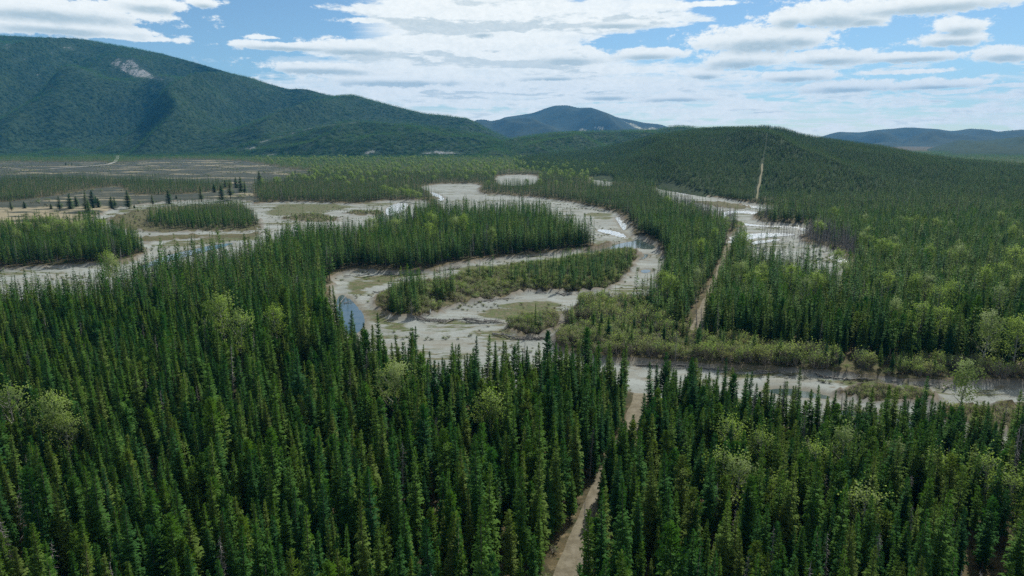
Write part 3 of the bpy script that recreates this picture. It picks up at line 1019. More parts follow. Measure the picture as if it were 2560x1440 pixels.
def join(parts):
    vs, fs = [], []
    for v, f in parts:
        o = len(vs)
        vs += v
        fs += [tuple(i + o for i in q) for q in f]
    return vs, fs


def spruce_parts(seed, H=16.0, R=1.6, whorl=0.42, nb=7, fronds=3, base=0.14, pine=0.0):
    """narrow spruce: whorls of drooping boughs with side fronds"""
    r = random.Random(seed)
    lean = (r.uniform(-0.02, 0.02), r.uniform(-0.02, 0.02))
    ax = lambda z: Vector((lean[0] * z + 0.05 * math.sin(z * 0.5 + seed), lean[1] * z + 0.05 * math.cos(z * 0.43), z))
    zs = [0, H * 0.3, H * 0.65, H * 0.97]
    tr = tube([ax(z) for z in zs], [0.0115 * H * (1 - 0.93 * z / H) for z in zs], 5)
    vs, fs = [], []
    z = H * base
    bulge = [r.uniform(0.8, 1.15) for _ in range(12)]
    while z < H * 0.985:
        t = min(1.0, max(0.0, (z / H - base) / (1 - base)))
        k = t * 10
        bu = bulge[int(k)] * (1 - k % 1) + bulge[int(k) + 1] * (k % 1)
        if pine:
            prof = (0.25 + 0.75 * math.sin(math.pi * min(1, 0.15 + t * 0.85)) ** 0.7) * (1 - 0.35 * t)
        else:
            prof = (1 - t) ** 0.72 * (0.55 + 0.45 * min(1, t * 5 + 0.25))
        Lm = R * prof * bu + 0.10
        n = max(4, int(round(nb * (0.65 + 0.35 * (1 - t)))))
        a0 = r.uniform(0, 6.28)
        for i in range(n):
            if r.random() < 0.07:
                continue
            a = a0 + 6.283 * i / n + r.uniform(-0.35, 0.35)
            L = Lm * r.uniform(0.62, 1.18)
            rise = -0.42 * (1 - t) ** 0.8 + 0.75 * t ** 2.2 + r.uniform(-0.16, 0.12) + 0.25 * pine
            zz = z + r.uniform(-0.5, 0.5) * whorl
            d = Vector((math.cos(a), math.sin(a), 0))
            s = Vector((-math.sin(a), math.cos(a), 0))
            o = ax(zz)

            def sp(q):
                return o + d * (L * q) + Vector((0, 0, L * (rise * q + 0.20 * q * q)))
            w = L * 0.15 + 0.05
            b = len(vs)
            m = sp(0.5)
            vs += [sp(0.0), m + s * w + Vector((0, 0, -0.25 * w)), m - s * w + Vector((0, 0, -0.25 * w)), sp(1.0)]
            fs += [(b, b + 2, b + 1), (b + 1, b + 2, b + 3)]
            for j in range(fronds):
                q = (j + 0.6) / (fronds + 0.3)
                fl = L * (0.40 - 0.20 * q) + 0.10
                for sg in (-1, 1):
                    fl2 = fl * r.uniform(0.7, 1.3)
                    b = len(vs)
                    tip = sp(min(1.0, q + 0.16)) + s * sg * fl2 + Vector((0, 0, -fl2 * r.uniform(0.15, 0.6)))
                    vs += [sp(q - 0.10), sp(q + 0.14), tip]
                    fs += [(b, b + 1, b + 2)]
        z += whorl * r.uniform(0.75, 1.25) * (1 - 0.45 * t)
    b = len(vs)
    top = ax(H)
    vs += [top, ax(H * 0.955) + Vector((0.10, 0, 0)), ax(H * 0.955) + Vector((-0.06, 0.09, 0)), ax(H * 0.955) + Vector((-0.06, -0.09, 0))]
    fs += [(b, b + 1, b + 2), (b, b + 2, b + 3), (b, b + 3, b + 1)]
    return tr, (vs, fs)


def leaf_quads(r, centre, spread, n, size, vs, fs):
    for _ in range(n):
        g = Vector((r.gauss(0, 1) * spread[0], r.gauss(0, 1) * spread[1], r.gauss(0, 1) * spread[2]))
        p = centre + g
        u = Vector((r.uniform(-1, 1), r.uniform(-1, 1), r.uniform(-1, 1))).normalized()
        v = u.orthogonal().normalized()
        s1, s2 = size * r.uniform(0.6, 1.2), size * r.uniform(0.5, 0.9)
        b = len(vs)
        vs += [p + u * s1, p + v * s2, p - u * s1 * 0.9, p - v * s2]
        fs.append((b, b + 1, b + 2, b + 3))


def broadleaf_parts(seed, H=13.0, R=2.3, leaves=900, size=0.17, bare=0.28, narrow=1.0):
    """poplar in early leaf: pale limbs showing through thin foliage"""
    r = random.Random(seed)
    lx, ly = r.uniform(-0.05, 0.05), r.uniform(-0.05, 0.05)
    ax = lambda z: Vector((lx * z + 0.15 * math.sin(z * 0.35 + seed), ly * z + 0.15 * math.cos(z * 0.3), z))
    zs = [0, H * 0.25, H * 0.5, H * 0.75, H * 0.95]
    wood = [tube([ax(z) for z in zs], [0.013 * H * (1 - 0.9 * z / H) for z in zs], 6)]
    vs, fs = [], []
    nl = 17
    per = leaves // (nl * 3)
    for i in range(nl):
        t = bare + (0.97 - bare) * (i + r.uniform(0, 0.8)) / nl
        a = i * 2.4 + r.uniform(-0.5, 0.5)
        prof = math.sin(math.pi * min(1, 0.18 + 0.82 * ((t - bare) / (1 - bare)) ** 0.85)) ** 0.65
        L = (R * prof + 0.35) * r.uniform(0.75, 1.15) * narrow
        up = r.uniform(0.7, 1.3)
        d = Vector((math.cos(a), math.sin(a), up * 0.9))
        o = ax(H * t * 0.86)
        p1, p2 = o + d * L * 0.5, o + d * L + Vector((0, 0, 0.25 * L))
        wood.append(tube([o, p1, p2], [0.05 + 0.004 * H * (1 - t), 0.035, 0.012], 4))
        for q in range(2):
            e = p1 + Vector((r.uniform(-1, 1), r.uniform(-1, 1), r.uniform(0.3, 1.2))) * L * 0.45
            wood.append(tube([p1, e], [0.028, 0.01], 3))
            leaf_quads(r, e, (0.42, 0.42, 0.42), per, size, vs, fs)
        leaf_quads(r, p2, (0.5, 0.5, 0.5), per, size, vs, fs)
    leaf_quads(r, ax(H * 0.95), (0.35, 0.35, 0.7), per * 2, size, vs, fs)
    return join(wood), (vs, fs)


def shrub_parts(seed, H=3.0, R=1.3, stems=16, leaves=240, size=0.13):
    r = random.Random(seed)
    wood = []
    vs, fs = [], []
    for i in range(stems):
        a = r.uniform(0, 6.28)
        sp = R * r.uniform(0.2, 1.0)
        h = H * r.uniform(0.6, 1.0) * (1 - 0.25 * sp / R)
        o = Vector((math.cos(a), math.sin(a), 0)) * R * 0.25 * r.random()
        m = o + Vector((math.cos(a) * sp * 0.45, math.sin(a) * sp * 0.45, h * 0.55))
        e = o + Vector((math.cos(a) * sp, math.sin(a) * sp, h))
        wood.append(tube([o, m, e], [0.045, 0.035, 0.012], 3))
        for q in range(3):
            e2 = m + (e - m) * r.uniform(0.1, 0.7) + Vector((r.uniform(-1, 1), r.uniform(-1, 1), r.uniform(0.2, 1))) * 0.22 * H
            wood.append(tube([m + (e - m) * r.uniform(0, 0.4), e2], [0.022, 0.008], 3))
            leaf_quads(r, e2, (0.2, 0.2, 0.28), max(1, leaves // (stems * 4)), size, vs, fs)
        leaf_quads(r, e - Vector((0, 0, 0.25)), (0.18, 0.18, 0.35), max(1, leaves // (stems * 4)), size, vs, fs)
    return join(wood), (vs, fs)


def snag_parts(seed, H=14.0, dense=70):
    r = random.Random(seed)
    ax = lambda z: Vector((0.02 * z * math.sin(seed), 0.02 * z * math.cos(seed), z))
    zs = [0, H * 0.35, H * 0.7, H]
    tr = tube([ax(z) for z in zs], [0.012 * H, 0.009 * H, 0.005 * H, 0.03], 6)
    wood = []
    for i in range(dense):
        t = 0.2 + 0.78 * i / dense
        a = r.uniform(0, 6.28)
        L = (1.5 * (1 - t) ** 0.7 + 0.25) * r.uniform(0.5, 1.1)
        o = ax(H * t)
        d = Vector((math.cos(a), math.sin(a), r.uniform(-0.5, 0.05)))
        m = o + d * L * 0.6
        wood.append(tube([o, m, o + d * L + Vector((0, 0, -0.12 * L))], [0.035, 0.025, 0.008], 3))
        for q in range(3):
            k = o + d * L * r.uniform(0.35, 0.9)
            wood.append(tube([k, k + Vector((r.uniform(-1, 1), r.uniform(-1, 1), r.uniform(-0.9, 0.1))) * L * 0.32], [0.018, 0.006], 3))
    return tr, join(wood)


def crown_normals(part, ball, up=0.45):
    """leaf faces turned outward, with the soft normals of the crown they belong to"""
    vs, fs = part
    zc_ = sum(v.z for v in vs) / len(vs)
    out = [None] * len(vs)
    faces = []
    for f in fs:
        c = sum((vs[i] for i in f), Vector()) / len(f)
        if ball:
            d = Vector((c.x, c.y, (c.z - zc_) * 0.55 + 0.5))
        else:
            d = Vector((c.x, c.y, 0))
            d = (d.normalized() if d.length > 1e-4 else Vector((0, 0, 1))) + Vector((0, 0, up))
        d.normalize()
        n = (vs[f[1]] - vs[f[0]]).cross(vs[f[2]] - vs[f[0]])
        n = n.normalized() if n.length > 1e-9 else d.copy()
        if n.dot(d) < 0:
            f = tuple(reversed(f))
            n = -n
        m = (d * 0.8 + n * 0.5).normalized()
        for i in f:
            out[i] = m
        faces.append(f)
    return (vs, faces), [tuple(o) if o is not None else (0, 0, 1) for o in out]


def two_mesh(name, parts, mats, soft=None):
    a = mesh_np(name + '_wood', parts[0][0], parts[0][1], mats[0], smooth=True)
    if soft is None:
        return a, mesh_np(name + '_crown', parts[1][0], parts[1][1], mats[1])
    (v, f), nrm = crown_normals(parts[1], soft == 'ball')
    return a, mesh_np(name + '_crown', v, f, mats[1], normals=nrm)


def one_mesh(name, parts, mats, soft=None, up=0.45):
    if soft is None:
        v, f = join(list(parts))
        return mesh_np(name, v, f, mats, mat_index=[0] * len(parts[0][1]) + [1] * len(parts[1][1]))
    crown, nrm = crown_normals(parts[1], soft == 'ball', up)
    v, f = join([parts[0], crown])
    wn = []
    for q in parts[0][0]:
        d = Vector((q.x, q.y, 0.02))
        wn.append(tuple(d.normalized()))
    return mesh_np(name, v, f, mats, mat_index=[0] * len(parts[0][1]) + [1] * len(parts[1][1]), normals=wn + nrm)


# prototypes: heights are nominal, copies are scaled to their own height
SPRUCE_H = 16.0
spruce_spec = []          # (R, whorl, boughs, base, pine)
for i in range(10):
    r = random.Random(100 + i)
    spruce_spec.append((r.uniform(1.2, 1.95), 0.42, 7, r.uniform(0.05, 0.2), 0.0))
spruce_spec[7] = (2.5, 0.40, 8, 0.03, 0.0)
spruce_spec[8] = (1.7, 0.44, 7, 0.28, 1.0)
spruce_spec[9] = (1.5, 0.44, 6, 0.34, 1.0)
look_word = ['slender', 'slender', 'slender', 'slender', 'slender', 'slender', 'slender', 'broad full', 'round-topped', 'thin round-topped']
for i, s in enumerate(spruce_spec[:7]):
    look_word[i] = 'very slim' if s[0] < 1.4 else ('slender' if s[0] < 1.7 else 'full')
sp_parts = [spruce_parts(200 + i, SPRUCE_H, s[0], s[1], s[2], 3, s[3], s[4]) for i, s in enumerate(spruce_spec)]
sp_two = [two_mesh('spruce_%d' % i, p, (M['bark'], M['spruce']), 'cone') for i, p in enumerate(sp_parts)]
br_spec = [(13, 2.3, 1900), (12, 1.8, 1500), (14, 2.7, 2200), (11, 2.5, 1700), (13, 2.2, 1100)]
br_parts = [broadleaf_parts(300 + i, s[0], s[1], s[2]) for i, s in enumerate(br_spec)]
br_two = [two_mesh('broadleaf_%d' % i, p, (M['pale_bark'], M['aspen']), 'ball') for i, p in enumerate(br_parts)]
sh_spec = [(3.2, 1.4, 16, 300), (2.6, 1.6, 18, 260), (3.6, 1.2, 14, 280), (2.4, 1.5, 26, 60), (2.8, 1.3, 24, 110)]
sh_parts = [shrub_parts(400 + i, *s) for i, s in enumerate(sh_spec)]
sh_two = [two_mesh('shrub_%d' % i, p, (M['twig'], M['willow']), 'ball') for i, p in enumerate(sh_parts)]
sn_parts = [snag_parts(500 + i, 14.0, d) for i, d in enumerate((90, 60, 120, 26))]
sn_two = [two_mesh('snag_%d' % i, p, (M['dead'], M['dead'])) for i, p in enumerate(sn_parts)]

proto = bpy.data.collections.new('forest_prototypes')


def add_proto(name, me):
    proto.objects.link(bpy.data.objects.new(name, me))


NEAR0 = 0
for i, p in enumerate(sp_parts):
    add_proto('p%02d' % i, one_mesh('near_spruce', p, [M['bark'], M['spruce']], 'cone'))
MID0 = 10
for i in range(6):
    s = spruce_spec[[0, 2, 4, 6, 7, 8][i]]
    add_proto('p%02d' % (MID0 + i), one_mesh('mid_spruce', spruce_parts(600 + i, SPRUCE_H, s[0] * 1.25, 0.72, 6, 1, s[3], s[4]), [M['bark'], M['spruce']], 'cone', 0.6))
LOW0 = 16
for i in range(4):
    add_proto('p%02d' % (LOW0 + i), one_mesh('low_spruce', spruce_parts(700 + i, SPRUCE_H, 1.9 + 0.28 * i, 1.35, 6, 0, 0.06, 0.0), [M['bark'], M['spruce']], 'cone', 0.5))
CLUMP0 = 20
for i in range(4):
    r = random.Random(800 + i)
    cv, cf_, cn = [], [], []
    for k in range(6):
        h = SPRUCE_H * r.uniform(0.75, 1.1)
        v, f = spruce_parts(900 + i * 10 + k, h, 2.9 * h / SPRUCE_H, 2.3, 5, 0, 0.03, 0.0)[1]
        (v, f), nn = crown_normals((v, f), False, 0.6)
        cn += nn
        ox, oy = 3.1 * k ** 0.5 * math.cos(k * 2.4), 3.1 * k ** 0.5 * math.sin(k * 2.4)
        b = len(cv)
        cv += [p + Vector((ox, oy, -1.0)) for p in v]
        cf_ += [tuple(j + b for j in q) for q in f]
    add_proto('p%02d' % (CLUMP0 + i), mesh_np('spruce_clump', cv, cf_, M['spruce'], normals=cn))
BROAD0 = 24
for i, p in enumerate(br_parts[:4]):
    add_proto('p%02d' % (BROAD0 + i), one_mesh('broadleaf', p, [M['pale_bark'], M['aspen']], 'ball'))
SHRUB0 = 28
for i, p in enumerate(sh_parts):
    add_proto('p%02d' % (SHRUB0 + i), one_mesh('shrub', p, [M['twig'], M['willow']], 'ball'))
SNAG0 = 33
for i, p in enumerate(sn_parts[:3]):
    add_proto('p%02d' % (SNAG0 + i), one_mesh('snag', p, [M['dead'], M['dead']]))

gn = bpy.data.node_groups.new('scatter', 'GeometryNodeTree')
gn.interface.new_socket('Geometry', in_out='INPUT', socket_type='NodeSocketGeometry')
gn.interface.new_socket('Geometry', in_out='OUTPUT', socket_type='NodeSocketGeometry')
gi, go = gn.nodes.new('NodeGroupInput'), gn.nodes.new('NodeGroupOutput')
ci = gn.nodes.new('GeometryNodeCollectionInfo')
ci.inputs['Collection'].default_value = proto
ci.inputs['Separate Children'].default_value = True
ci.inputs['Reset Children'].default_value = True
iop = gn.nodes.new('GeometryNodeInstanceOnPoints')
iop.inputs['Pick Instance'].default_value = True


def named(dtype, name):
    n = gn.nodes.new('GeometryNodeInputNamedAttribute')
    n.data_type = dtype
    n.inputs['Name'].default_value = name
    return n.outputs['Attribute']


gn.links.new(gi.outputs[0], iop.inputs['Points'])
gn.links.new(ci.outputs[0], iop.inputs['Instance'])
gn.links.new(named('INT', 'pick'), iop.inputs['Instance Index'])
gn.links.new(named('FLOAT_VECTOR', 'turn'), iop.inputs['Rotation'])
gn.links.new(named('FLOAT_VECTOR', 'size'), iop.inputs['Scale'])
gn.links.new(iop.outputs[0], go.inputs[0])


def scatter(name, pts, pick, height, nominal, label, cat, wide=1.0):
    n = len(pts)
    me = bpy.data.meshes.new(name)
    me.vertices.add(n)
    me.vertices.foreach_set('co', np.asarray(pts, dtype=np.float32).ravel())
    a = me.attributes.new('pick', 'INT', 'POINT')
    a.data.foreach_set('value', np.asarray(pick, dtype=np.int32))
    sz = (np.asarray(height) / nominal)
    wx = sz ** 0.75 * wide * rng.uniform(0.9, 1.15, n)
    a = me.attributes.new('size', 'FLOAT_VECTOR', 'POINT')
    a.data.foreach_set('vector', np.stack([wx, wx, sz], 1).astype(np.float32).ravel())
    a = me.attributes.new('turn', 'FLOAT_VECTOR', 'POINT')
    tl = rng.normal(0, 0.03, (n, 2))
    a.data.foreach_set('vector', np.stack([tl[:, 0], tl[:, 1], rng.uniform(0, 6.28, n)], 1).astype(np.float32).ravel())
    o = obj(name, me)
    md = o.modifiers.new('scatter', 'NODES')
    md.node_group = gn
    tag(o, label, cat, kind='stuff')
    return o


# ------------------------------------------------------------------ where trees stand
def jitter_grid(x0, x1, y0, y1, s):
    nx, ny_ = int((x1 - x0) / s), int((y1 - y0) / s)
    X, Y = np.meshgrid(np.arange(nx), np.arange(ny_))
    X = x0 + (X + 0.5 * (Y % 2) + rng.uniform(-0.42, 0.42, X.shape)) * s
    Y = y0 + (Y + rng.uniform(-0.42, 0.42, Y.shape)) * s
    return X.ravel(), Y.ravel()


def in_view(x, y, m=45.0):
    return (np.abs(x) < 0.79 * np.maximum(y, 0) + m) & (y > 28)


def sub(z, k):
    return {n: v[k] for n, v in z.items()}


def stand_height(x, y):
    px, py, _ = to_px(x, y, np.zeros_like(x))
    h = 13.2 + (fbm(x / 60, y / 60, 61, 2) - 0.5) * 6
    bench = (px > 1590) & (py < 960)
    h = np.where(bench, h * 0.90, h)
    h = np.where((px < 700) & (py < 665), h * 0.88, h)
    right = sstep(1480, 1750, px) * sstep(960, 1000, py)
    h = h * (1 - right * (0.28 - 0.14 * sstep(1120, 1350, py)))
    h = np.where((py < 665) & (px >= 700) & (px < 1590), h * 0.96, h)
    h = h * (1 - 0.25 * sstep(550, 1000, y) * (~bench))
    return h


bx_, by_ = [], []
for (y0, y1, s) in [(28, 260, 2.05), (260, 480, 2.5), (480, 800, 3.4), (800, 1300, 4.6)]:
    x, y = jitter_grid(-0.8 * y1 - 50, 0.8 * y1 + 50, y0, y1, s)
    k = in_view(x, y)
    x, y = x[k], y[k]
    z = zones(x, y)
    edge = np.clip(y / 300, 0.6, 2.0)
    ok = (z['river_all'] < -1.2 * edge) & (z['track'] < -np.where(y < 118, 1.1, np.where(y < 200, 0.5, 1.0))) & (z['meadow'] < -1.0) & (z['thicket'] < -1.0)
    clear = fbm(x / 16.0, y / 16.0, 91, 3)
    # open glades with fewer trees on the near right
    pxx, pyy, _ = to_px(x, y, np.zeros_like(x))
    glade = 0.16 * sstep(1500, 2200, pxx) * sstep(1000, 1150, pyy)
    ok &= rng.random(len(x)) < np.clip(1.25 - 2.6 * np.maximum(0, clear - 0.56 + glade), 0.15, 1.0)
    # taller stands are more open
    want = np.clip(0.195 * stand_height(x, y), 2.05, 6.0)
    ok &= rng.random(len(x)) < np.minimum(1.0, (s / want) ** 2)
    bx_.append(x[ok])
    by_.append(y[ok])
X, Y = np.concatenate(bx_), np.concatenate(by_)
hill_base = np.interp(X / Y * FPX / math.cos(PITCH) * 0.98 + CX, [1290, 1400, 1500, 1640, 1760, 1890, 2100, 2560, 2900], [1500, 1250, 1100, 930, 800, 720, 690, 640, 600])
keep = Y < hill_base + 15
keep |= (X / Y < -0.02)
X, Y = X[keep], Y[keep]
N = len(X)
PX, PY, DEP = to_px(X, Y, np.zeros(N))
stand = stand_height(X, Y)
HT = stand * np.clip(rng.normal(0.98, 0.24, N), 0.4, 1.55)
HT = np.where(rng.random(N) < 0.14, HT * rng.uniform(0.3, 0.6, N), HT)
# small spruces on the vegetated bars and in the thicket
ex, ey, eh = [], [], []


def grove(poly, s, h0, h1, p=1.0):
    P = world_poly(poly)
    x, y = jitter_grid(P[:, 0].min(), P[:, 0].max(), P[:, 1].min(), P[:, 1].max(), s)
    k = (sdf(P, x, y) > 0) & (rng.random(len(x)) < p)
    ex.extend(x[k]); ey.extend(y[k]); eh.extend(rng.uniform(h0, h1, k.sum()))


grove([(965, 770), (985, 735), (1050, 712), (1075, 735), (1050, 780), (1000, 784)], 2.7, 6, 13, 0.85)
grove([(1085, 752), (1092, 728), (1140, 722), (1150, 742)], 2.7, 8, 14, 0.95)
grove([(1165, 692), (1205, 680), (1250, 690), (1240, 700), (1180, 700)], 3.6, 8, 13, 0.85)
grove([(1255, 715), (1300, 680), (1400, 662), (1500, 648), (1590, 630), (1585, 650), (1560, 690), (1500, 716), (1400, 720), (1310, 712)], 3.0, 4.5, 11.5, 0.8)
grove([(1320, 820), (1350, 812), (1355, 824)], 3.0, 7, 9)
grove([(1410, 850), (1470, 750), (1600, 765), (1680, 830), (1800, 860), (1900, 870), (1860, 895), (1700, 885), (1560, 880)], 4.2, 3, 9, 0.6)
grove([(1900, 885), (2100, 900), (2450, 930), (2300, 938), (2050, 912)], 3.2, 3.0, 8, 0.6)
grove([(360, 560), (390, 535), (500, 518), (600, 512), (640, 545), (648, 567), (560, 570), (450, 571), (390, 568)], 3.9, 8, 13, 0.95)
grove([(745, 541), (790, 533), (830, 542), (800, 548)], 6.5, 4, 11, 0.8)
grove([(880, 531), (910, 524), (945, 527), (940, 532)], 6.5, 4, 10, 0.8)
grove([(690, 541), (700, 538), (706, 541), (700, 544)], 4.0, 9, 11)
grove([(1760, 506), (1800, 505), (1850, 511), (1840, 516), (1780, 510)], 8.0, 6, 11, 0.6)
grove([(2360, 1040), (2420, 1030), (2520, 1030), (2560, 1060), (2440, 1048)], 5.0, 4, 11, 0.6)
grove([(1840, 600), (1950, 612), (2060, 630), (2100, 650), (1990, 640), (1880, 620)], 5.0, 6, 11, 0.5)
for (px, py, h) in [(1338, 823, 11), (1350, 819, 8), (1480, 806, 9.5), (1497, 800, 11), (1488, 812, 7), (1512, 752, 6), (1540, 750, 7.5), (1430, 800, 7), (1600, 775, 7), (1560, 840, 6), (1660, 850, 6), (1680, 858, 7.5),
                    (1800, 870, 8), (1830, 880, 7), (1880, 885, 8), (1950, 900, 9), (2080, 912, 8), (2200, 920, 8), (1000, 782, 11), (1030, 786, 9), (1046, 782, 10), (980, 768, 9), (1400, 720, 11), (1440, 718, 10), (1360, 716, 9),
                    (1528, 1250, 13), (1545, 1235, 14), (1560, 1215, 12), (1536, 1275, 11), (1552, 1180, 11), (1515, 1265, 13), (1522, 1225, 14), (1540, 1200, 14), (1506, 1290, 10), (1530, 1262, 14), (1550, 1222, 14), (1566, 1180, 13), (1558, 1200, 13), (1582, 1135, 4)]:
    q = at(px, py)
    ex.append(q[0]); ey.append(q[1]); eh.append(h)
X, Y, HT = np.concatenate([X, ex]), np.concatenate([Y, ey]), np.concatenate([HT, eh])
N = len(X)
GZ = ground_z(X, Y, zones(X, Y))[0] - 0.12
PXB, PYB, _ = to_px(X, Y, GZ)
PXT, PYT, DEPT = to_px(X, Y, GZ + HT)
VAR = rng.integers(0, 8, N)
u = rng.random(N)
VAR = np.where(u < 0.10, 8, np.where(u < 0.18, 9, VAR))
VAR = np.where((VAR == 7) & (rng.random(N) < 0.5), 1, VAR)

BROAD = [(35, 1022, 16), (130, 1052, 16), (172, 1085, 13), (560, 822, 16), (602, 856, 15), (692, 835, 14), (980, 968, 17), (1225, 1038, 15),
         (1830, 1104, 14), (1852, 1205, 14), (2150, 1285, 14), (1905, 1130, 13), (2112, 1122, 14), (2330, 1182, 13), (2470, 1200, 14), (2410, 955, 15),
         (1800, 1180, 13), (2040, 1160, 12), (2240, 1150, 12), (2520, 1240, 13), (1950, 1250, 12),
         (1849, 692, 11), (1904, 696, 11), (1974, 708, 12), (2013, 739, 12), (2040, 728, 12), (2091, 661, 12), (2107, 692, 12), (2200, 634, 12), (2224, 640, 12),
         (2154, 610, 11), (2224, 728, 12), (2283, 728, 11), (2318, 731, 11), (2341, 763, 12), (2376, 751, 12), (2396, 653, 13), (2322, 649, 12), (2533, 665, 14),
         (2497, 767, 13), (2462, 712, 12), (2536, 731, 12), (2236, 794, 11), (2298, 817, 12), (2353, 821, 12), (2466, 852, 14), (2546, 862, 13),
         (1786, 599, 11), (1814, 567, 11), (1849, 579, 11), (1861, 614, 12), (1704, 528, 11), (1671, 509, 11), (1751, 630, 11), (1743, 704, 10), (1677, 724, 10), (1654, 712, 10),
         (2161, 560, 11), (2087, 540, 11), (2267, 567, 11), (2372, 579, 11), (2341, 571, 11), (2529, 595, 12),
         (126, 572, 13), (140, 577, 13), (162, 580, 13), (187, 584, 12), (88, 569, 12), (252, 575, 11), (207, 577, 12), (20, 577, 12), (68, 582, 12), (40, 600, 11), (110, 590, 11),
         (270, 674, 14), (281, 684, 13), (1081, 564, 14), (1159, 571, 15), (929, 579, 14), (987, 579, 14), (1073, 593, 14), (1135, 575, 14), (1230, 600, 12),
         (975, 478, 12), (990, 482, 12), (1005, 478, 12), (1020, 482, 12), (1035, 484, 11), (1048, 488, 10), (960, 472, 12), (1015, 470, 12),
         (870, 460, 12), (905, 455, 12), (930, 452, 12), (860, 448, 12), (960, 446, 12), (1000, 440, 12), (1060, 436, 12), (1120, 430, 12), (830, 432, 12), (900, 428, 12), (1180, 432, 12), (780, 425, 12),
         (1215, 436, 11), (1235, 434, 11), (1370, 436, 11), (1400, 437, 11), (1430, 437, 11), (1455, 438, 11), (1150, 440, 11), (1085, 445, 11), (690, 408, 11), (730, 414, 11), (1050, 415, 12), (950, 412, 12)]
DEAD_STAND = [world_poly(q) for q in [[(1680, 500), (1740, 505), (1800, 522), (1850, 552), (1835, 575), (1770, 560), (1700, 530)],
                                      [(1890, 545), (1960, 552), (2040, 580), (2150, 630), (2180, 665), (2090, 650), (2010, 610), (1900, 566)]]]
in_dead = sdf_any(DEAD_STAND, X, Y) > 0
# poplars stand in their own openings
BW = np.array([at(q[0], q[1], q[2] * 0.62)[:2] for q in BROAD])
for (wx_, wy_), q in zip(BW, BROAD):
    d_ = math.hypot(wx_, wy_)
    ux, uy = wx_ / d_, wy_ / d_
    fr = (wx_ - X) * ux + (wy_ - Y) * uy
    la = np.abs((wx_ - X) * uy - (wy_ - Y) * ux)
    if q[1] > 990 and q[0] > 1500:          # thin, half hidden ones
        HT = np.where((np.hypot(X - wx_, Y - wy_) < 1.3), 0.0, HT)
        continue
    HT = np.where((fr > -2.5) & (fr < 2.5) & (la < 2.0), 0.0, HT)
    HT = np.where((fr > -1.0) & (fr < 26.0) & (la < 2.2), np.minimum(HT, q[2] * 0.7), HT)
live = HT > 1.0
X, Y, HT, GZ, VAR, in_dead = X[live], Y[live], HT[live], GZ[live], VAR[live], in_dead[live]
N = len(X)
PXB, PYB, _ = to_px(X, Y, GZ)
PXT, PYT, DEPT = to_px(X, Y, GZ + HT)

# lone spruces on the meadow and bars, seen one by one: base pixel, height in pixels
LONE = [(30, 528, 24), (62, 521, 16), (128, 523, 13), (150, 528, 34), (176, 523, 34), (192, 517, 24), (215, 530, 44), (232, 520, 40), (247, 519, 22), (222, 538, 34), (240, 508, 16),
        (279, 520, 26), (288, 519, 24), (321, 517, 36), (336, 520, 8), (383, 514, 24), (423, 510, 32), (441, 497, 9), (504, 505, 36), (536, 482, 20), (555, 500, 34),
        (576, 497, 44), (590, 470, 24), (650, 462, 30), (612, 486, 30), (602, 480, 34), (563, 468, 16), (180, 416, 9), (165, 413, 7), (738, 434, 8), (772, 432, 8), (412, 548, 14)]
keep_sel = np.ones(N, bool)
# ---- 300 nearest spruces become things of their own
vis = (PXT > 15) & (PXT < 2545) & (PYT < 1425) & (PYT > 0) & (Y < 200)
size_px = HT * FPX / np.maximum(DEPT, 1) * np.where(vis, 1, 0)
shown = np.clip((1440 - PYT) / np.maximum(1, PYB - PYT), 0, 1) * size_px
chosen = np.argsort(-shown)[:300]
keep_sel[chosen] = False


def tree_thing(name, meshes, loc, h, nominal, turn, tilt=(0, 0), wide=1.0, parts=('trunk', 'crown')):
    e = bpy.data.objects.new(name, None)
    C.objects.link(e)
    e.empty_display_size = 0.5
    e.location = loc
    s = h / nominal
    wd = s ** 0.75 * wide
    e.scale = (wd, wd, s)
    e.rotation_euler = (tilt[0], tilt[1], turn)
    for nme, me in zip(parts, meshes):
        obj(nme, me, e)
    return e


ORD = ['first', 'second', 'third', 'fourth', 'fifth', 'sixth', 'seventh', 'eighth', 'ninth', 'tenth', 'eleventh', 'twelfth', 'thirteenth', 'fourteenth',
       'fifteenth', 'sixteenth', 'seventeenth', 'eighteenth', 'nineteenth', 'twentieth']


def nth(i):
    tens = ['', '', 'twenty', 'thirty', 'forty', 'fifty', 'sixty', 'seventy', 'eighty', 'ninety']
    if i < 20:
        return ORD[i]
    t_, o_ = divmod(i + 1, 10)
    return tens[t_].rstrip('y') + 'ieth' if o_ == 0 else tens[t_] + '-' + ORD[o_ - 1]


# rows of the near forest by where their tips show, from the bottom edge upward
track_x = lambda py: np.interp(py, [1000, 1220, 1440], [1604, 1512, 1425])
rows = sorted(chosen, key=lambda i: -PYT[i])
bands = [rows[i:i + 30] for i in range(0, 300, 30)]
band_word = ['bottom', 'second', 'third', 'fourth', 'fifth', 'sixth', 'seventh', 'eighth', 'ninth', 'tenth']
for b, band in enumerate(bands):
    sides = {'left': [], 'right': []}
    for i in sorted(band, key=lambda i: PXT[i]):
        sides['left' if PXT[i] < track_x(min(PYB[i], 1440)) else 'right'].append(i)
    for side, lst in sides.items():
        for k, i in enumerate(lst):
            o = tree_thing('spruce_tree', sp_two[VAR[i]], (X[i], Y[i], GZ[i]), HT[i], SPRUCE_H, rng.uniform(0, 6.28), rng.normal(0, 0.015, 2))
            hw = 'tall' if HT[i] > 14 else ('short' if HT[i] < 10 else 'middling')
            start = 'picture edge' if side == 'left' else 'dirt track'
            bw = 'bottom row' if b == 0 else band_word[b] + ' row up'
            tag(o, '%s %s spruce, %s rightward from the %s in the %s' % (hw, look_word[VAR[i]], nth(k), start, bw),
                'spruce tree', 'near spruces along the bottom of the forest')

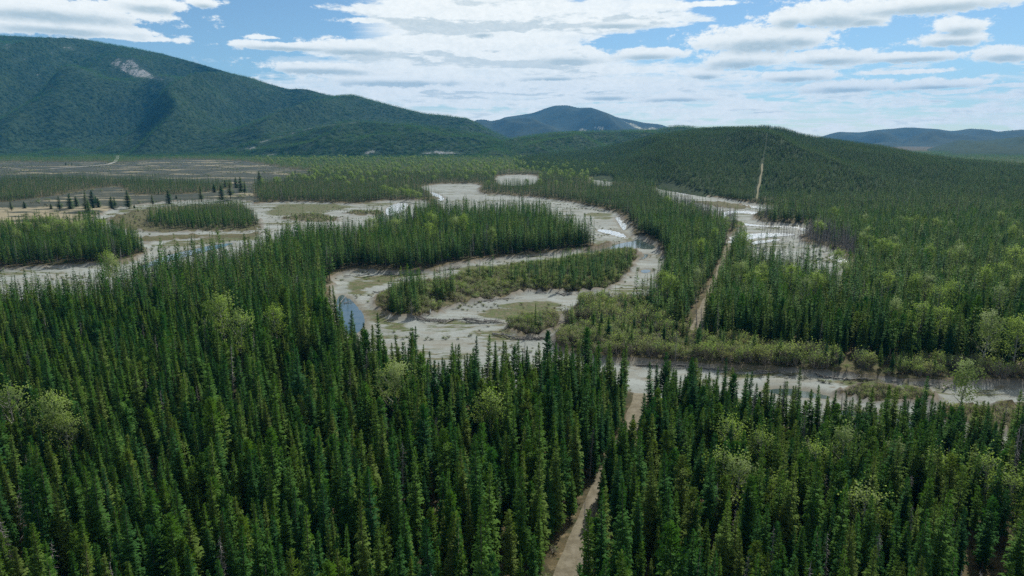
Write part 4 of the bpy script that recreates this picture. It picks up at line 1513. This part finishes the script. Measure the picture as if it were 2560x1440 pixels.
for k, (px, py, hp) in enumerate(LONE):
    p = at(px, py)
    h = hp * math.hypot(p[0] * 0, p[1]) / FPX * 1.02
    o = tree_thing('lone_spruce_tree', sp_two[7 if k % 3 else 6], (p[0], p[1], -0.1), h * 1.1, SPRUCE_H, k * 1.7, wide=2.1)
    LX = sorted([q[0] for q in LONE]).index(px)
    szw = 'tiny' if hp < 12 else ('small' if hp < 20 else ('mid-sized' if hp < 32 else 'large'))
    tag(o, '%s dark lone spruce on the open meadow, %s counting from the picture edge rightward' % (szw, nth(LX)), 'spruce tree', 'lone spruces on the meadow')

rest_i = np.nonzero(keep_sel)[0]
r_y = Y[rest_i]
pick = np.where(r_y < 230, NEAR0 + VAR[rest_i], np.where(r_y < 560, MID0 + VAR[rest_i] % 6, LOW0 + VAR[rest_i] % 4))
dead_i = rng.random(len(rest_i)) < 0.034 + 0.05 * ((PXB[rest_i] > 1600) & (PYB[rest_i] > 1000)) + 0.8 * in_dead[rest_i]
pick = np.where(dead_i & (r_y < 800), SNAG0 + VAR[rest_i] % 3, pick)
scatter('spruce_forest', np.stack([X[rest_i], Y[rest_i], GZ[rest_i]], 1), pick, HT[rest_i], SPRUCE_H,
        'dense dark green spruce forest covering the valley floor', 'forest')

# ---- far valley floor in clumps of spruce
fx, fy = jitter_grid(-2700, 2700, 1290, 3300, 12.5)
k = in_view(fx, fy, 120)
fx, fy = fx[k], fy[k]
z = zones(fx, fy)
hb = np.interp(fx / fy * FPX + CX, [1290, 1400, 1500, 1640], [1500, 1250, 1100, 930])
k = (z['river_all'] < -2) & (z['meadow'] < -3) & ((fy < hb + 30) | (fx / fy < 0.01) | ((fy > 1700) & (fx / fy > 0.3))) & (rng.random(len(fx)) < 0.88)
fx, fy = fx[k], fy[k]
scatter('distant_forest', np.stack([fx, fy, np.full(len(fx), -0.3)], 1), CLUMP0 + rng.integers(0, 4, len(fx)), rng.uniform(8.5, 12.5, len(fx)), SPRUCE_H,
        'far dark spruce forest across the valley floor below the mountains', 'forest', wide=1.15)


def hill_forest(name, pts, nv, n, hts, label, rock=None, line=None, low=True, vmax=1.04):
    """trees set on a hillside mesh, evenly by area"""
    J, I = pts.shape[:2]
    jm = min(J - 1, nv + 2)
    a, b, c = pts[:jm, :-1], pts[:jm, 1:], pts[1:jm + 1, :-1]
    area = np.linalg.norm(np.cross((b - a)[..., :], (c - a)[..., :]), axis=-1)
    prob = area.ravel() / area.sum()
    cell = rng.choice(len(prob), size=n, p=prob)
    j, i = np.divmod(cell, I - 1)
    fu, fv = rng.random(n)[:, None], rng.random(n)[:, None]
    p = (pts[j, i] * (1 - fu) + pts[j, i + 1] * fu) * (1 - fv) + (pts[j + 1, i] * (1 - fu) + pts[j + 1, i + 1] * fu) * fv
    ok = p[:, 2] > -1.5
    if rock is not None:
        ok &= rock[j, i] < rng.uniform(0.15, 0.7, n)
    px, py, _ = to_px(p[:, 0], p[:, 1], p[:, 2])
    ok &= (px > -150) & (px < 2710)
    if line is not None:
        d, _ = line_dist(line, p[:, 0], p[:, 1])
        ok &= d > np.where(p[:, 1] > 1680, 5.0, np.where(p[:, 1] > 1080, 1.3, 2.4))
    if name == 'hillside_forest':
        z = zones(p[:, 0], p[:, 1])
        ok &= z['river_all'] < -2
    p = p[ok]
    stand_ = 0.8 + 0.4 * fbm(p[:, 0] / 70, p[:, 1] / 70, 77, 3)
    h = rng.uniform(hts[0], hts[1], len(p)) * stand_
    p[:, 2] -= 0.4
    pk = (LOW0 if low else CLUMP0) + rng.integers(0, 4, len(p))
    return scatter(name, p, pk, h, SPRUCE_H, label, 'forest', wide=1.2)


hill_forest('hillside_forest', right_pts, right_nv, 100000, (6.8, 10.0), 'spruce forest clothing the rounded hill with the cutline', None, CUT_LINE)
hill_forest('hillside_forest', midh_pts, midh_nv, 14000, (9, 13), 'forest on the rolling middle hill below the blue peak', None, None, low=False)
hill_forest('mountainside_forest', left_pts, left_nv, 95000, (7.5, 12), 'forest covering the slopes of the long mountain', left_rock, None, low=False)
hill_forest('mountainside_forest', foot_pts, foot_nv, 9000, (9, 14), 'forest on the foothill with the pale road cut', foot_rock, None, low=False)

# ------------------------------------------------------------------ pale broadleaf trees, each where it shows: crown centre pixel, height
rank = {i: r_ for r_, i in enumerate(sorted(range(len(BROAD)), key=lambda i: BROAD[i][0]))}


def where_word(px, py):
    if py > 990:
        return 'in the near forest ' + ('left of' if px < 1500 else 'right of') + ' the track'
    if py > 790 and px < 1100:
        return 'in dark forest before the river bend'
    if px > 1600 and py > 500:
        return 'on the bench ' + ('left of the track' if px < 1800 else 'behind the near channel')
    if px < 330:
        return 'in the grove beside the left loop'
    if py > 540:
        return 'on the island inside the river loop'
    return 'in far forest beyond the bars'


cnt = {}
order = sorted(range(len(BROAD)), key=lambda i: BROAD[i][0])
seqs = {}
for i in order:
    wk = where_word(BROAD[i][0], BROAD[i][1])
    seqs[i] = cnt.get(wk, 0)
    cnt[wk] = seqs[i] + 1
bxy = []
for i, (px, py, h) in enumerate(BROAD):
    p = at(px, py, h * 0.62)
    vi = [0, 2, 1, 3, 4][i % 5] if py > 560 else [0, 2, 3][i % 3]
    if py > 1000:
        vi = 4 if px > 1500 else [4, 0, 2][i % 3]
    nomi = br_spec[vi][0]
    o = tree_thing('poplar_tree', br_two[vi], (p[0], p[1], -0.2), h * (1.28 if 500 < py < 900 else 1.0), nomi, i * 2.1, wide=1.15 if py > 500 else 1.5)
    lw = 'thin grey-green' if vi == 4 else ('narrow fresh green' if vi == 1 else ('spreading fresh green' if vi == 2 else 'rounded fresh green'))
    tag(o, '%s poplar, %s from left %s' % (lw, nth(seqs[i]), where_word(px, py)), 'poplar tree', 'pale poplars in early leaf')
    bxy.append((p[0], p[1]))
# many more mixed into the far forest
x, y = np.concatenate([jitter_grid(-900, 900, 520, 2300, 21.0), jitter_grid(60, 420, 215, 520, 11.0)], axis=1)
PXX, PYY, _ = to_px(x, y, np.zeros_like(x))
z = zones(x, y)
k = (z['river_all'] < -3) & (z['meadow'] < -3) & (PXX > 640) & (PXX < 1520) & (PYY > 394) & (PYY < 470) & (rng.random(len(x)) < 0.5 * (fbm(x / 90, y / 90, 15, 2) > 0.42) + 0.10)
k |= (z['river_all'] < -3) & (PXX > 1850) & (PXX < 2600) & (PYY > 560) & (PYY < 860) & (z['thicket'] < 0) & (rng.random(len(x)) < 0.22 * (fbm(x / 50, y / 50, 19, 2) > 0.45) + 0.03)
scatter('poplar_grove', np.stack([x[k], y[k], np.full(k.sum(), -0.2)], 1), BROAD0 + rng.integers(0, 4, k.sum()), rng.uniform(9, 13.5, k.sum()), 12.5,
        'scattered fresh green poplars mixed through the far spruce forest', 'trees', wide=1.3)

# ------------------------------------------------------------------ dead standing trees
SNAG = [(1004, 1175, 13), (680, 1235, 14), (668, 1270, 12), (268, 1330, 14), (372, 1000, 12), (838, 1080, 12), (706, 1180, 12), (1465, 1350, 15), (1458, 1400, 9), (1700, 1090, 13),
        (1690, 860, 9), (338, 700, 11), (300, 640, 11), (2380, 1350, 10), (2330, 1210, 10), (2280, 1330, 10), (440, 890, 12), (1105, 600, 13), (1020, 600, 13)]
for k in range(46):
    SNAG.append((1690 + 140 * ((k * 0.618) % 1), 512 + 26 * ((k * 0.377) % 1) + 0.10 * (140 * ((k * 0.618) % 1)), 9 + 3 * ((k * 0.73) % 1)))
for k in range(52):
    t = (k * 0.618) % 1
    SNAG.append((1905 + 230 * t, 540 + 75 * t + 20 * ((k * 0.377) % 1), 8 + 3 * ((k * 0.73) % 1)))
sn_group = {}
for i, (px, py, h) in enumerate(SNAG):
    p = at(px, py, h * 0.55)
    vi = 3 if (px, py) in ((1465, 1350), (1458, 1400)) else i % 3
    o = tree_thing('dead_tree', sn_two[vi], (p[0], p[1], -0.2), h, 14.0, i * 1.9, (0.03 * math.sin(i), 0.04 * math.cos(i * 1.3)), parts=('trunk', 'branches'))
    if i < 19:
        place = ('beside the dirt track' if vi == 3 else 'among the green spruces')
        rk = sorted([q for q in range(19) if (q in (7, 8)) == (vi == 3)], key=lambda q: SNAG[q][0]).index(i)
        tag(o, '%s bare grey dead spruce %s, %s from the left' % ('tall' if h > 11 else 'short', place, nth(rk)), 'dead tree', 'grey dead spruces in the forest')
    elif i < 65:
        tag(o, 'grey dead trunk, %s from left in the bare stand left of the far river' % nth(sorted(range(19, 65), key=lambda q: SNAG[q][0]).index(i)), 'dead tree', 'bare grey stand left of the far river')
    else:
        tag(o, 'grey dead trunk, %s from left in the bare stand right of the far river' % nth(sorted(range(65, len(SNAG)), key=lambda q: SNAG[q][0]).index(i)), 'dead tree', 'bare grey stand right of the far river')

# ------------------------------------------------------------------ willow shrubs
SX, SY, SH, SK, SZ_ = [], [], [], [], []


def thicket(P, s, h0, h1, green_p, p=1.0, noise_cut=0.0):
    x, y = jitter_grid(P[:, 0].min(), P[:, 0].max(), P[:, 1].min(), P[:, 1].max(), s)
    z = zones(x, y)
    k = (sdf(P, x, y) > 0) & (rng.random(len(x)) < p) & (z['track'] < -0.6) & in_view(x, y) & (z['river'] < -0.3)
    k &= fbm(x / 9, y / 9, 5, 3) > noise_cut
    x, y = x[k], y[k]
    n = len(x)
    SX.extend(x); SY.extend(y)
    SH.extend(rng.uniform(h0, h1, n) * (0.7 + 0.6 * fbm(x / 12, y / 12, 44, 2)))
    gp = sstep(0.35, 0.65, fbm(x / 11, y / 11, 8, 2)) * 0.75 + green_p - 0.5
    SK.extend(np.where(rng.random(n) < gp, rng.integers(0, 3, n), rng.integers(3, 5, n)))


thicket(THICKET, 1.75, 1.4, 5.2, 0.68, 0.92, 0.37)
thicket(BARS[0], 1.8, 1.3, 3.4, 0.84, 0.85, 0.34)
thicket(BARS[1], 1.9, 2.2, 4.4, 0.6, 0.95)
thicket(BARS[2], 1.8, 1.4, 2.6, 0.3, 0.95)
thicket(BARS[3], 2.1, 1.8, 3.4, 0.45, 0.9)
thicket(BARS[4], 4.0, 1.2, 2.4, 0.6, 0.35)
thicket(BARS[5], 3.0, 1.2, 2.2, 0.6, 0.7)
thicket(BARS[6], 3.0, 1.2, 2.2, 0.5, 0.7)
SX, SY, SH, SK = map(np.array, (SX, SY, SH, SK))
SZ = ground_z(SX, SY, zones(SX, SY))[0] - 0.08
spx, spy, sdp = to_px(SX, SY, SZ + SH * 0.6)
spxl = SH * FPX / sdp * ((spx > 20) & (spx < 2540))
# hidden ones low down stay in the mass: pick from those that front the open gravel
pick300 = np.argsort(-spxl)[:260]
rest = np.ones(len(SX), bool)
rest[pick300] = False
srt = sorted(pick300, key=lambda i: spx[i])


def shrub_place(i):
    x_, y_ = np.array([SX[i]]), np.array([SY[i]])
    if sdf(THICKET, x_, y_)[0] > -0.5:
        return ['left end of the riverside thicket', 'thicket left of the track', 'thicket just right of the track', 'middle of the riverside thicket', 'right end of the riverside thicket'][int(np.searchsorted([1560, 1716, 1900, 2200], spx[i]))]
    names = ['wooded gravel bar', 'small round clump on the gravel', 'long low clump in the near channel', 'near bank at the right edge']
    for nme, P in zip(names, BARS):
        if sdf(P, x_, y_)[0] > -0.5:
            return nme
    return 'far gravel bars'


scnt = {}
for i in srt:
    k = int(SK[i])
    o = tree_thing('willow_shrub', sh_two[k], (SX[i], SY[i], SZ[i]), SH[i], sh_spec[k][0], rng.uniform(0, 6.28), parts=('stems', 'foliage'))
    tone = 'fresh green' if k < 3 else 'brown half-bare'
    pl = shrub_place(i)
    c_ = scnt.get((tone, pl), 0)
    scnt[(tone, pl)] = c_ + 1
    tag(o, '%s willow shrub, %s such from left, %s' % (tone, nth(c_), pl), 'shrub', 'willow shrubs on the river bars')
ri_ = np.nonzero(rest)[0]
scatter('willow_thicket', np.stack([SX[ri_], SY[ri_], SZ[ri_]], 1), SHRUB0 + SK[ri_], SH[ri_], 3.0, 'mass of green and brown willow shrubs behind the near river channel', 'shrubs', wide=1.1)

# low brush under and between the near spruces
x, y = jitter_grid(-260, 260, 50, 260, 4.2)
k = in_view(x, y, 20)
x, y = x[k], y[k]
z = zones(x, y)
k = (z['river_all'] < -0.5) & (z['track'] < -0.5) & (z['thicket'] < 0) & (rng.random(len(x)) < 0.55)
x, y = x[k], y[k]
scatter('undergrowth', np.stack([x, y, undulate(x, y) - 0.05], 1), SHRUB0 + rng.integers(0, 5, len(x)), rng.uniform(0.7, 2.0, len(x)), 3.0,
        'low brush on the forest floor between the near spruces', 'undergrowth', wide=1.2)

# tufts and flood debris dotted over the gravel bars
x, y = jitter_grid(-420, 420, 120, 760, 2.6)
x, y = x + rng.normal(0, 1.5, len(x)), y + rng.normal(0, 1.5, len(x))
k = in_view(x, y, 10)
x, y = x[k], y[k]
z = zones(x, y)
k = (z['river'] > 1.5) & (rng.random(len(x)) < 0.8 * sstep(0.56, 0.70, fbm(x / 17, y / 9, 52, 4)) + 0.004)
wsd = np.full(x.shape, -25.0)
for P, rif in WATER:
    wsd = np.maximum(wsd, sdf(P, x, y))
k &= wsd < -1.0
x, y = x[k], y[k]
gzz = ground_z(x, y, sub(z, k))[0] - 0.03
scatter('gravel_bar_brush', np.stack([x, y, gzz], 1), SHRUB0 + rng.integers(1, 5, len(x)), rng.uniform(0.35, 1.1, len(x)), 3.0,
        'low brush and flood debris dotted over the gravel bars', 'brush', wide=1.5)

# low brush in clumps over the open meadow
x, y = jitter_grid(-1900, 500, 560, 2300, 7.0)
x, y = x + rng.normal(0, 3, len(x)), y + rng.normal(0, 3, len(x))
k = in_view(x, y, 60)
x, y = x[k], y[k]
z = zones(x, y)
k = (z['meadow'] > 1.0) & (rng.random(len(x)) < 0.5 * sstep(0.5, 0.66, fbm(x / 45, y / 45, 58, 3)))
x, y = x[k], y[k]
scatter('meadow_brush', np.stack([x, y, undulate(x, y) - 0.05], 1), SHRUB0 + rng.integers(0, 5, len(x)), rng.uniform(0.8, 2.6, len(x)), 3.0,
        'low brown and green brush in clumps over the open meadow', 'brush', wide=1.7)

# ------------------------------------------------------------------ driftwood and fallen trees
def log_mesh(seed, L, rad, stubs=3, root=False):
    r = random.Random(seed)
    pts = [Vector((t * L - L / 2, 0.03 * L * math.sin(t * 3 + seed), rad + 0.01 * L * math.sin(t * 5))) for t in (0, 0.25, 0.5, 0.75, 1)]
    parts = [tube(pts, [rad, rad * 0.92, rad * 0.8, rad * 0.65, rad * 0.4], 6)]
    v, f = parts[0]
    f.append(tuple(range(5, -1, -1)))
    f.append(tuple(len(v) - 6 + k for k in range(6)))
    for k in range(stubs):
        p = pts[1] + (pts[4] - pts[1]) * r.random()
        d = Vector((r.uniform(-0.3, 0.8), r.uniform(-1, 1), r.uniform(0.1, 1))).normalized()
        parts.append(tube([p, p + d * r.uniform(0.4, 1.4)], [rad * 0.35, rad * 0.12], 4))
    if root:
        for k in range(8):
            a = k * 0.785
            d = Vector((-0.5, math.cos(a), math.sin(a)))
            parts.append(tube([pts[0], pts[0] + d * rad * 2.4, pts[0] + d * rad * 3.6 + Vector((-0.1, 0, -0.15))], [rad * 0.5, rad * 0.25, rad * 0.08], 4))
    v, f = join(parts)
    return mesh_np('log', v, f, M['drift'], smooth=False)


logs = [log_mesh(i, 7.0, 0.17 + 0.03 * (i % 3), 3 + i % 3, i % 2 == 0) for i in range(6)]
# piles: line of pixels along which the flood left them, number of logs, spread in metres
JAMS = [([(1035, 781), (1075, 789), (1110, 792), (1150, 786)], 34, 2.2, 'dark log jam beside the spruce clump on the wide gravel bar'),
        ([(1165, 788), (1200, 794), (1250, 797)], 18, 1.8, 'long low log jam across the middle of the wide gravel bar'),
        ([(1100, 764), (1150, 752), (1220, 742), (1300, 733)], 30, 2.0, 'line of driftwood along the foot of the wooded gravel bar'),
        ([(1245, 822), (1290, 832), (1345, 836), (1390, 832)], 26, 1.6, 'driftwood heap wrapped round the willow clump on the gravel'),
        ([(925, 720), (950, 722), (985, 722)], 10, 1.4, 'small driftwood heap on the pale inner bend'),
        ([(860, 684), (930, 676), (1020, 677), (1100, 670), (1160, 656)], 40, 1.6, 'fallen trunks piled under the shaded far bank of the loop'),
        ([(1620, 900), (1700, 902), (1800, 909), (1880, 914)], 34, 1.3, 'driftwood under the cut bank at the left end of the near channel'),
        ([(1900, 915), (2000, 921), (2100, 929), (2180, 937)], 34, 1.3, 'driftwood under the cut bank in the middle of the near channel'),
        ([(2200, 940), (2300, 949), (2380, 950)], 28, 1.4, 'driftwood under the cut bank near the right edge'),
        ([(1480, 722), (1400, 726), (1340, 722)], 16, 1.2, 'driftwood line below the small spruces on the wooded bar'),
        ([(1500, 612), (1420, 625), (1330, 634)], 20, 1.5, 'fallen trunks along the island shore behind the gravel loop'),
        ([(1440, 512), (1480, 520), (1520, 527)], 14, 3.0, 'grey driftwood scattered on the far upstream gravel')]
for j, (line, n, spread, label) in enumerate(JAMS):
    P = np.array([at(*q)[:2] for q in line])
    seg = np.linalg.norm(np.diff(P, axis=0), axis=1)
    cum = np.concatenate([[0], np.cumsum(seg)])
    r = random.Random(40 + j)
    e = bpy.data.objects.new('log_jam', None)
    C.objects.link(e)
    c = P.mean(0)
    e.location = (c[0], c[1], -RB + 0.05)
    tag(e, label, 'driftwood', 'driftwood heaps along the river')
    for k in range(n):
        t = r.uniform(0, cum[-1])
        q = np.array([np.interp(t, cum, P[:, 0]), np.interp(t, cum, P[:, 1])])
        i0 = min(len(seg) - 1, int(np.searchsorted(cum, t) - 1) if t > 0 else 0)
        d = P[i0 + 1] - P[i0]
        lg = obj('log', logs[r.randrange(6)], e)
        s = r.uniform(0.35, 1.0)
        lg.scale = (s, s * 1.2, s * 1.2)
        lg.rotation_euler = (r.uniform(0, 0.4), r.uniform(-0.10, 0.10), math.atan2(d[1], d[0]) + r.gauss(0, 0.45))
        lg.location = (q[0] - c[0] + r.gauss(0, spread * 0.5), q[1] - c[1] + r.gauss(0, spread * 0.5), abs(r.gauss(0, 0.32)))

FALLEN = [((862, 757), (889, 752), 'dark fallen trunk lying across the still blue pool, nearer the gravel tip', 9, 0.16),
          ((846, 768), (866, 732), 'dark fallen trunk reaching over the upper end of the blue pool', 9, 0.17),
          ((2528, 944), (2556, 936), 'pale bleached log propped on the bank at the right edge', 7, 0.2),
          ((1600, 722), (1622, 728), 'dark branching log on the open gravel by the right bank trees', 6, 0.14),
          ((1990, 575), (2003, 560), 'white bleached trunk on the far river gravel', 10, 0.3)]
for k, (a, b, label, L, rad) in enumerate(FALLEN):
    A, B = at(*a, -2.0), at(*b, -2.0)
    me = log_mesh(70 + k, max(5.0, float(np.linalg.norm(B - A))), rad, 4, True)
    if k in (2, 4):
        me.materials.clear()
        me.materials.append(M['white_wood'])
    o = obj('fallen_log', me)
    m = (A + B) / 2
    o.location = (m[0], m[1], -RB - 0.1 if k != 2 else -1.3)
    o.rotation_euler = (0, -0.05, math.atan2(B[1] - A[1], B[0] - A[0]))
    tag(o, label, 'log')
# pale broken stump by the spruce clump
p = at(1076, 778)
v, f = join([tube([(0, 0, 0), (0.05, 0, 0.9), (-0.05, 0.03, 1.8), (0.1, 0, 2.6)], [0.34, 0.26, 0.30, 0.16], 7), tube([(0, 0, 0.2), (0.6, 0.2, -0.05)], [0.16, 0.05], 5), tube([(0, 0, 0.2), (-0.5, 0.3, -0.05)], [0.16, 0.05], 5)])
o = obj('broken_stump', mesh_np('broken_stump', v, f, M['white_wood'], smooth=True))
o.location = (p[0], p[1], -1.7)
tag(o, 'bleached white broken stump beside the spruce clump and log jam', 'stump')

# ------------------------------------------------------------------ the air of the valley
hv, hf = [], []
x0, x1, y0, y1, z0, z1 = -11800.0, 11800.0, -450.0, 11800.0, -8.0, 900.0
hv = [(x0, y0, z0), (x1, y0, z0), (x1, y1, z0), (x0, y1, z0), (x0, y0, z1), (x1, y0, z1), (x1, y1, z1), (x0, y1, z1)]
hf = [(0, 3, 2, 1), (4, 5, 6, 7), (0, 1, 5, 4), (1, 2, 6, 5), (2, 3, 7, 6), (3, 0, 4, 7)]
hm = bpy.data.materials.new('valley_air')
hm.use_nodes = True
hm.node_tree.nodes.clear()
pv = nd(hm.node_tree, 'ShaderNodeVolumePrincipled')
pv.inputs['Color'].default_value = (0.06, 0.46, 1.0, 1)
pv.inputs['Density'].default_value = 4.4e-5
pv.inputs['Anisotropy'].default_value = 0.0
ho = nd(hm.node_tree, 'ShaderNodeOutputMaterial')
hm.node_tree.links.new(pv.outputs[0], ho.inputs['Volume'])
hmesh = bpy.data.meshes.new('haze')
hmesh.from_pydata(hv, [], hf)
hmesh.materials.append(hm)
tag(obj('haze', hmesh), 'thin blue haze filling the valley air', 'haze', kind='stuff')
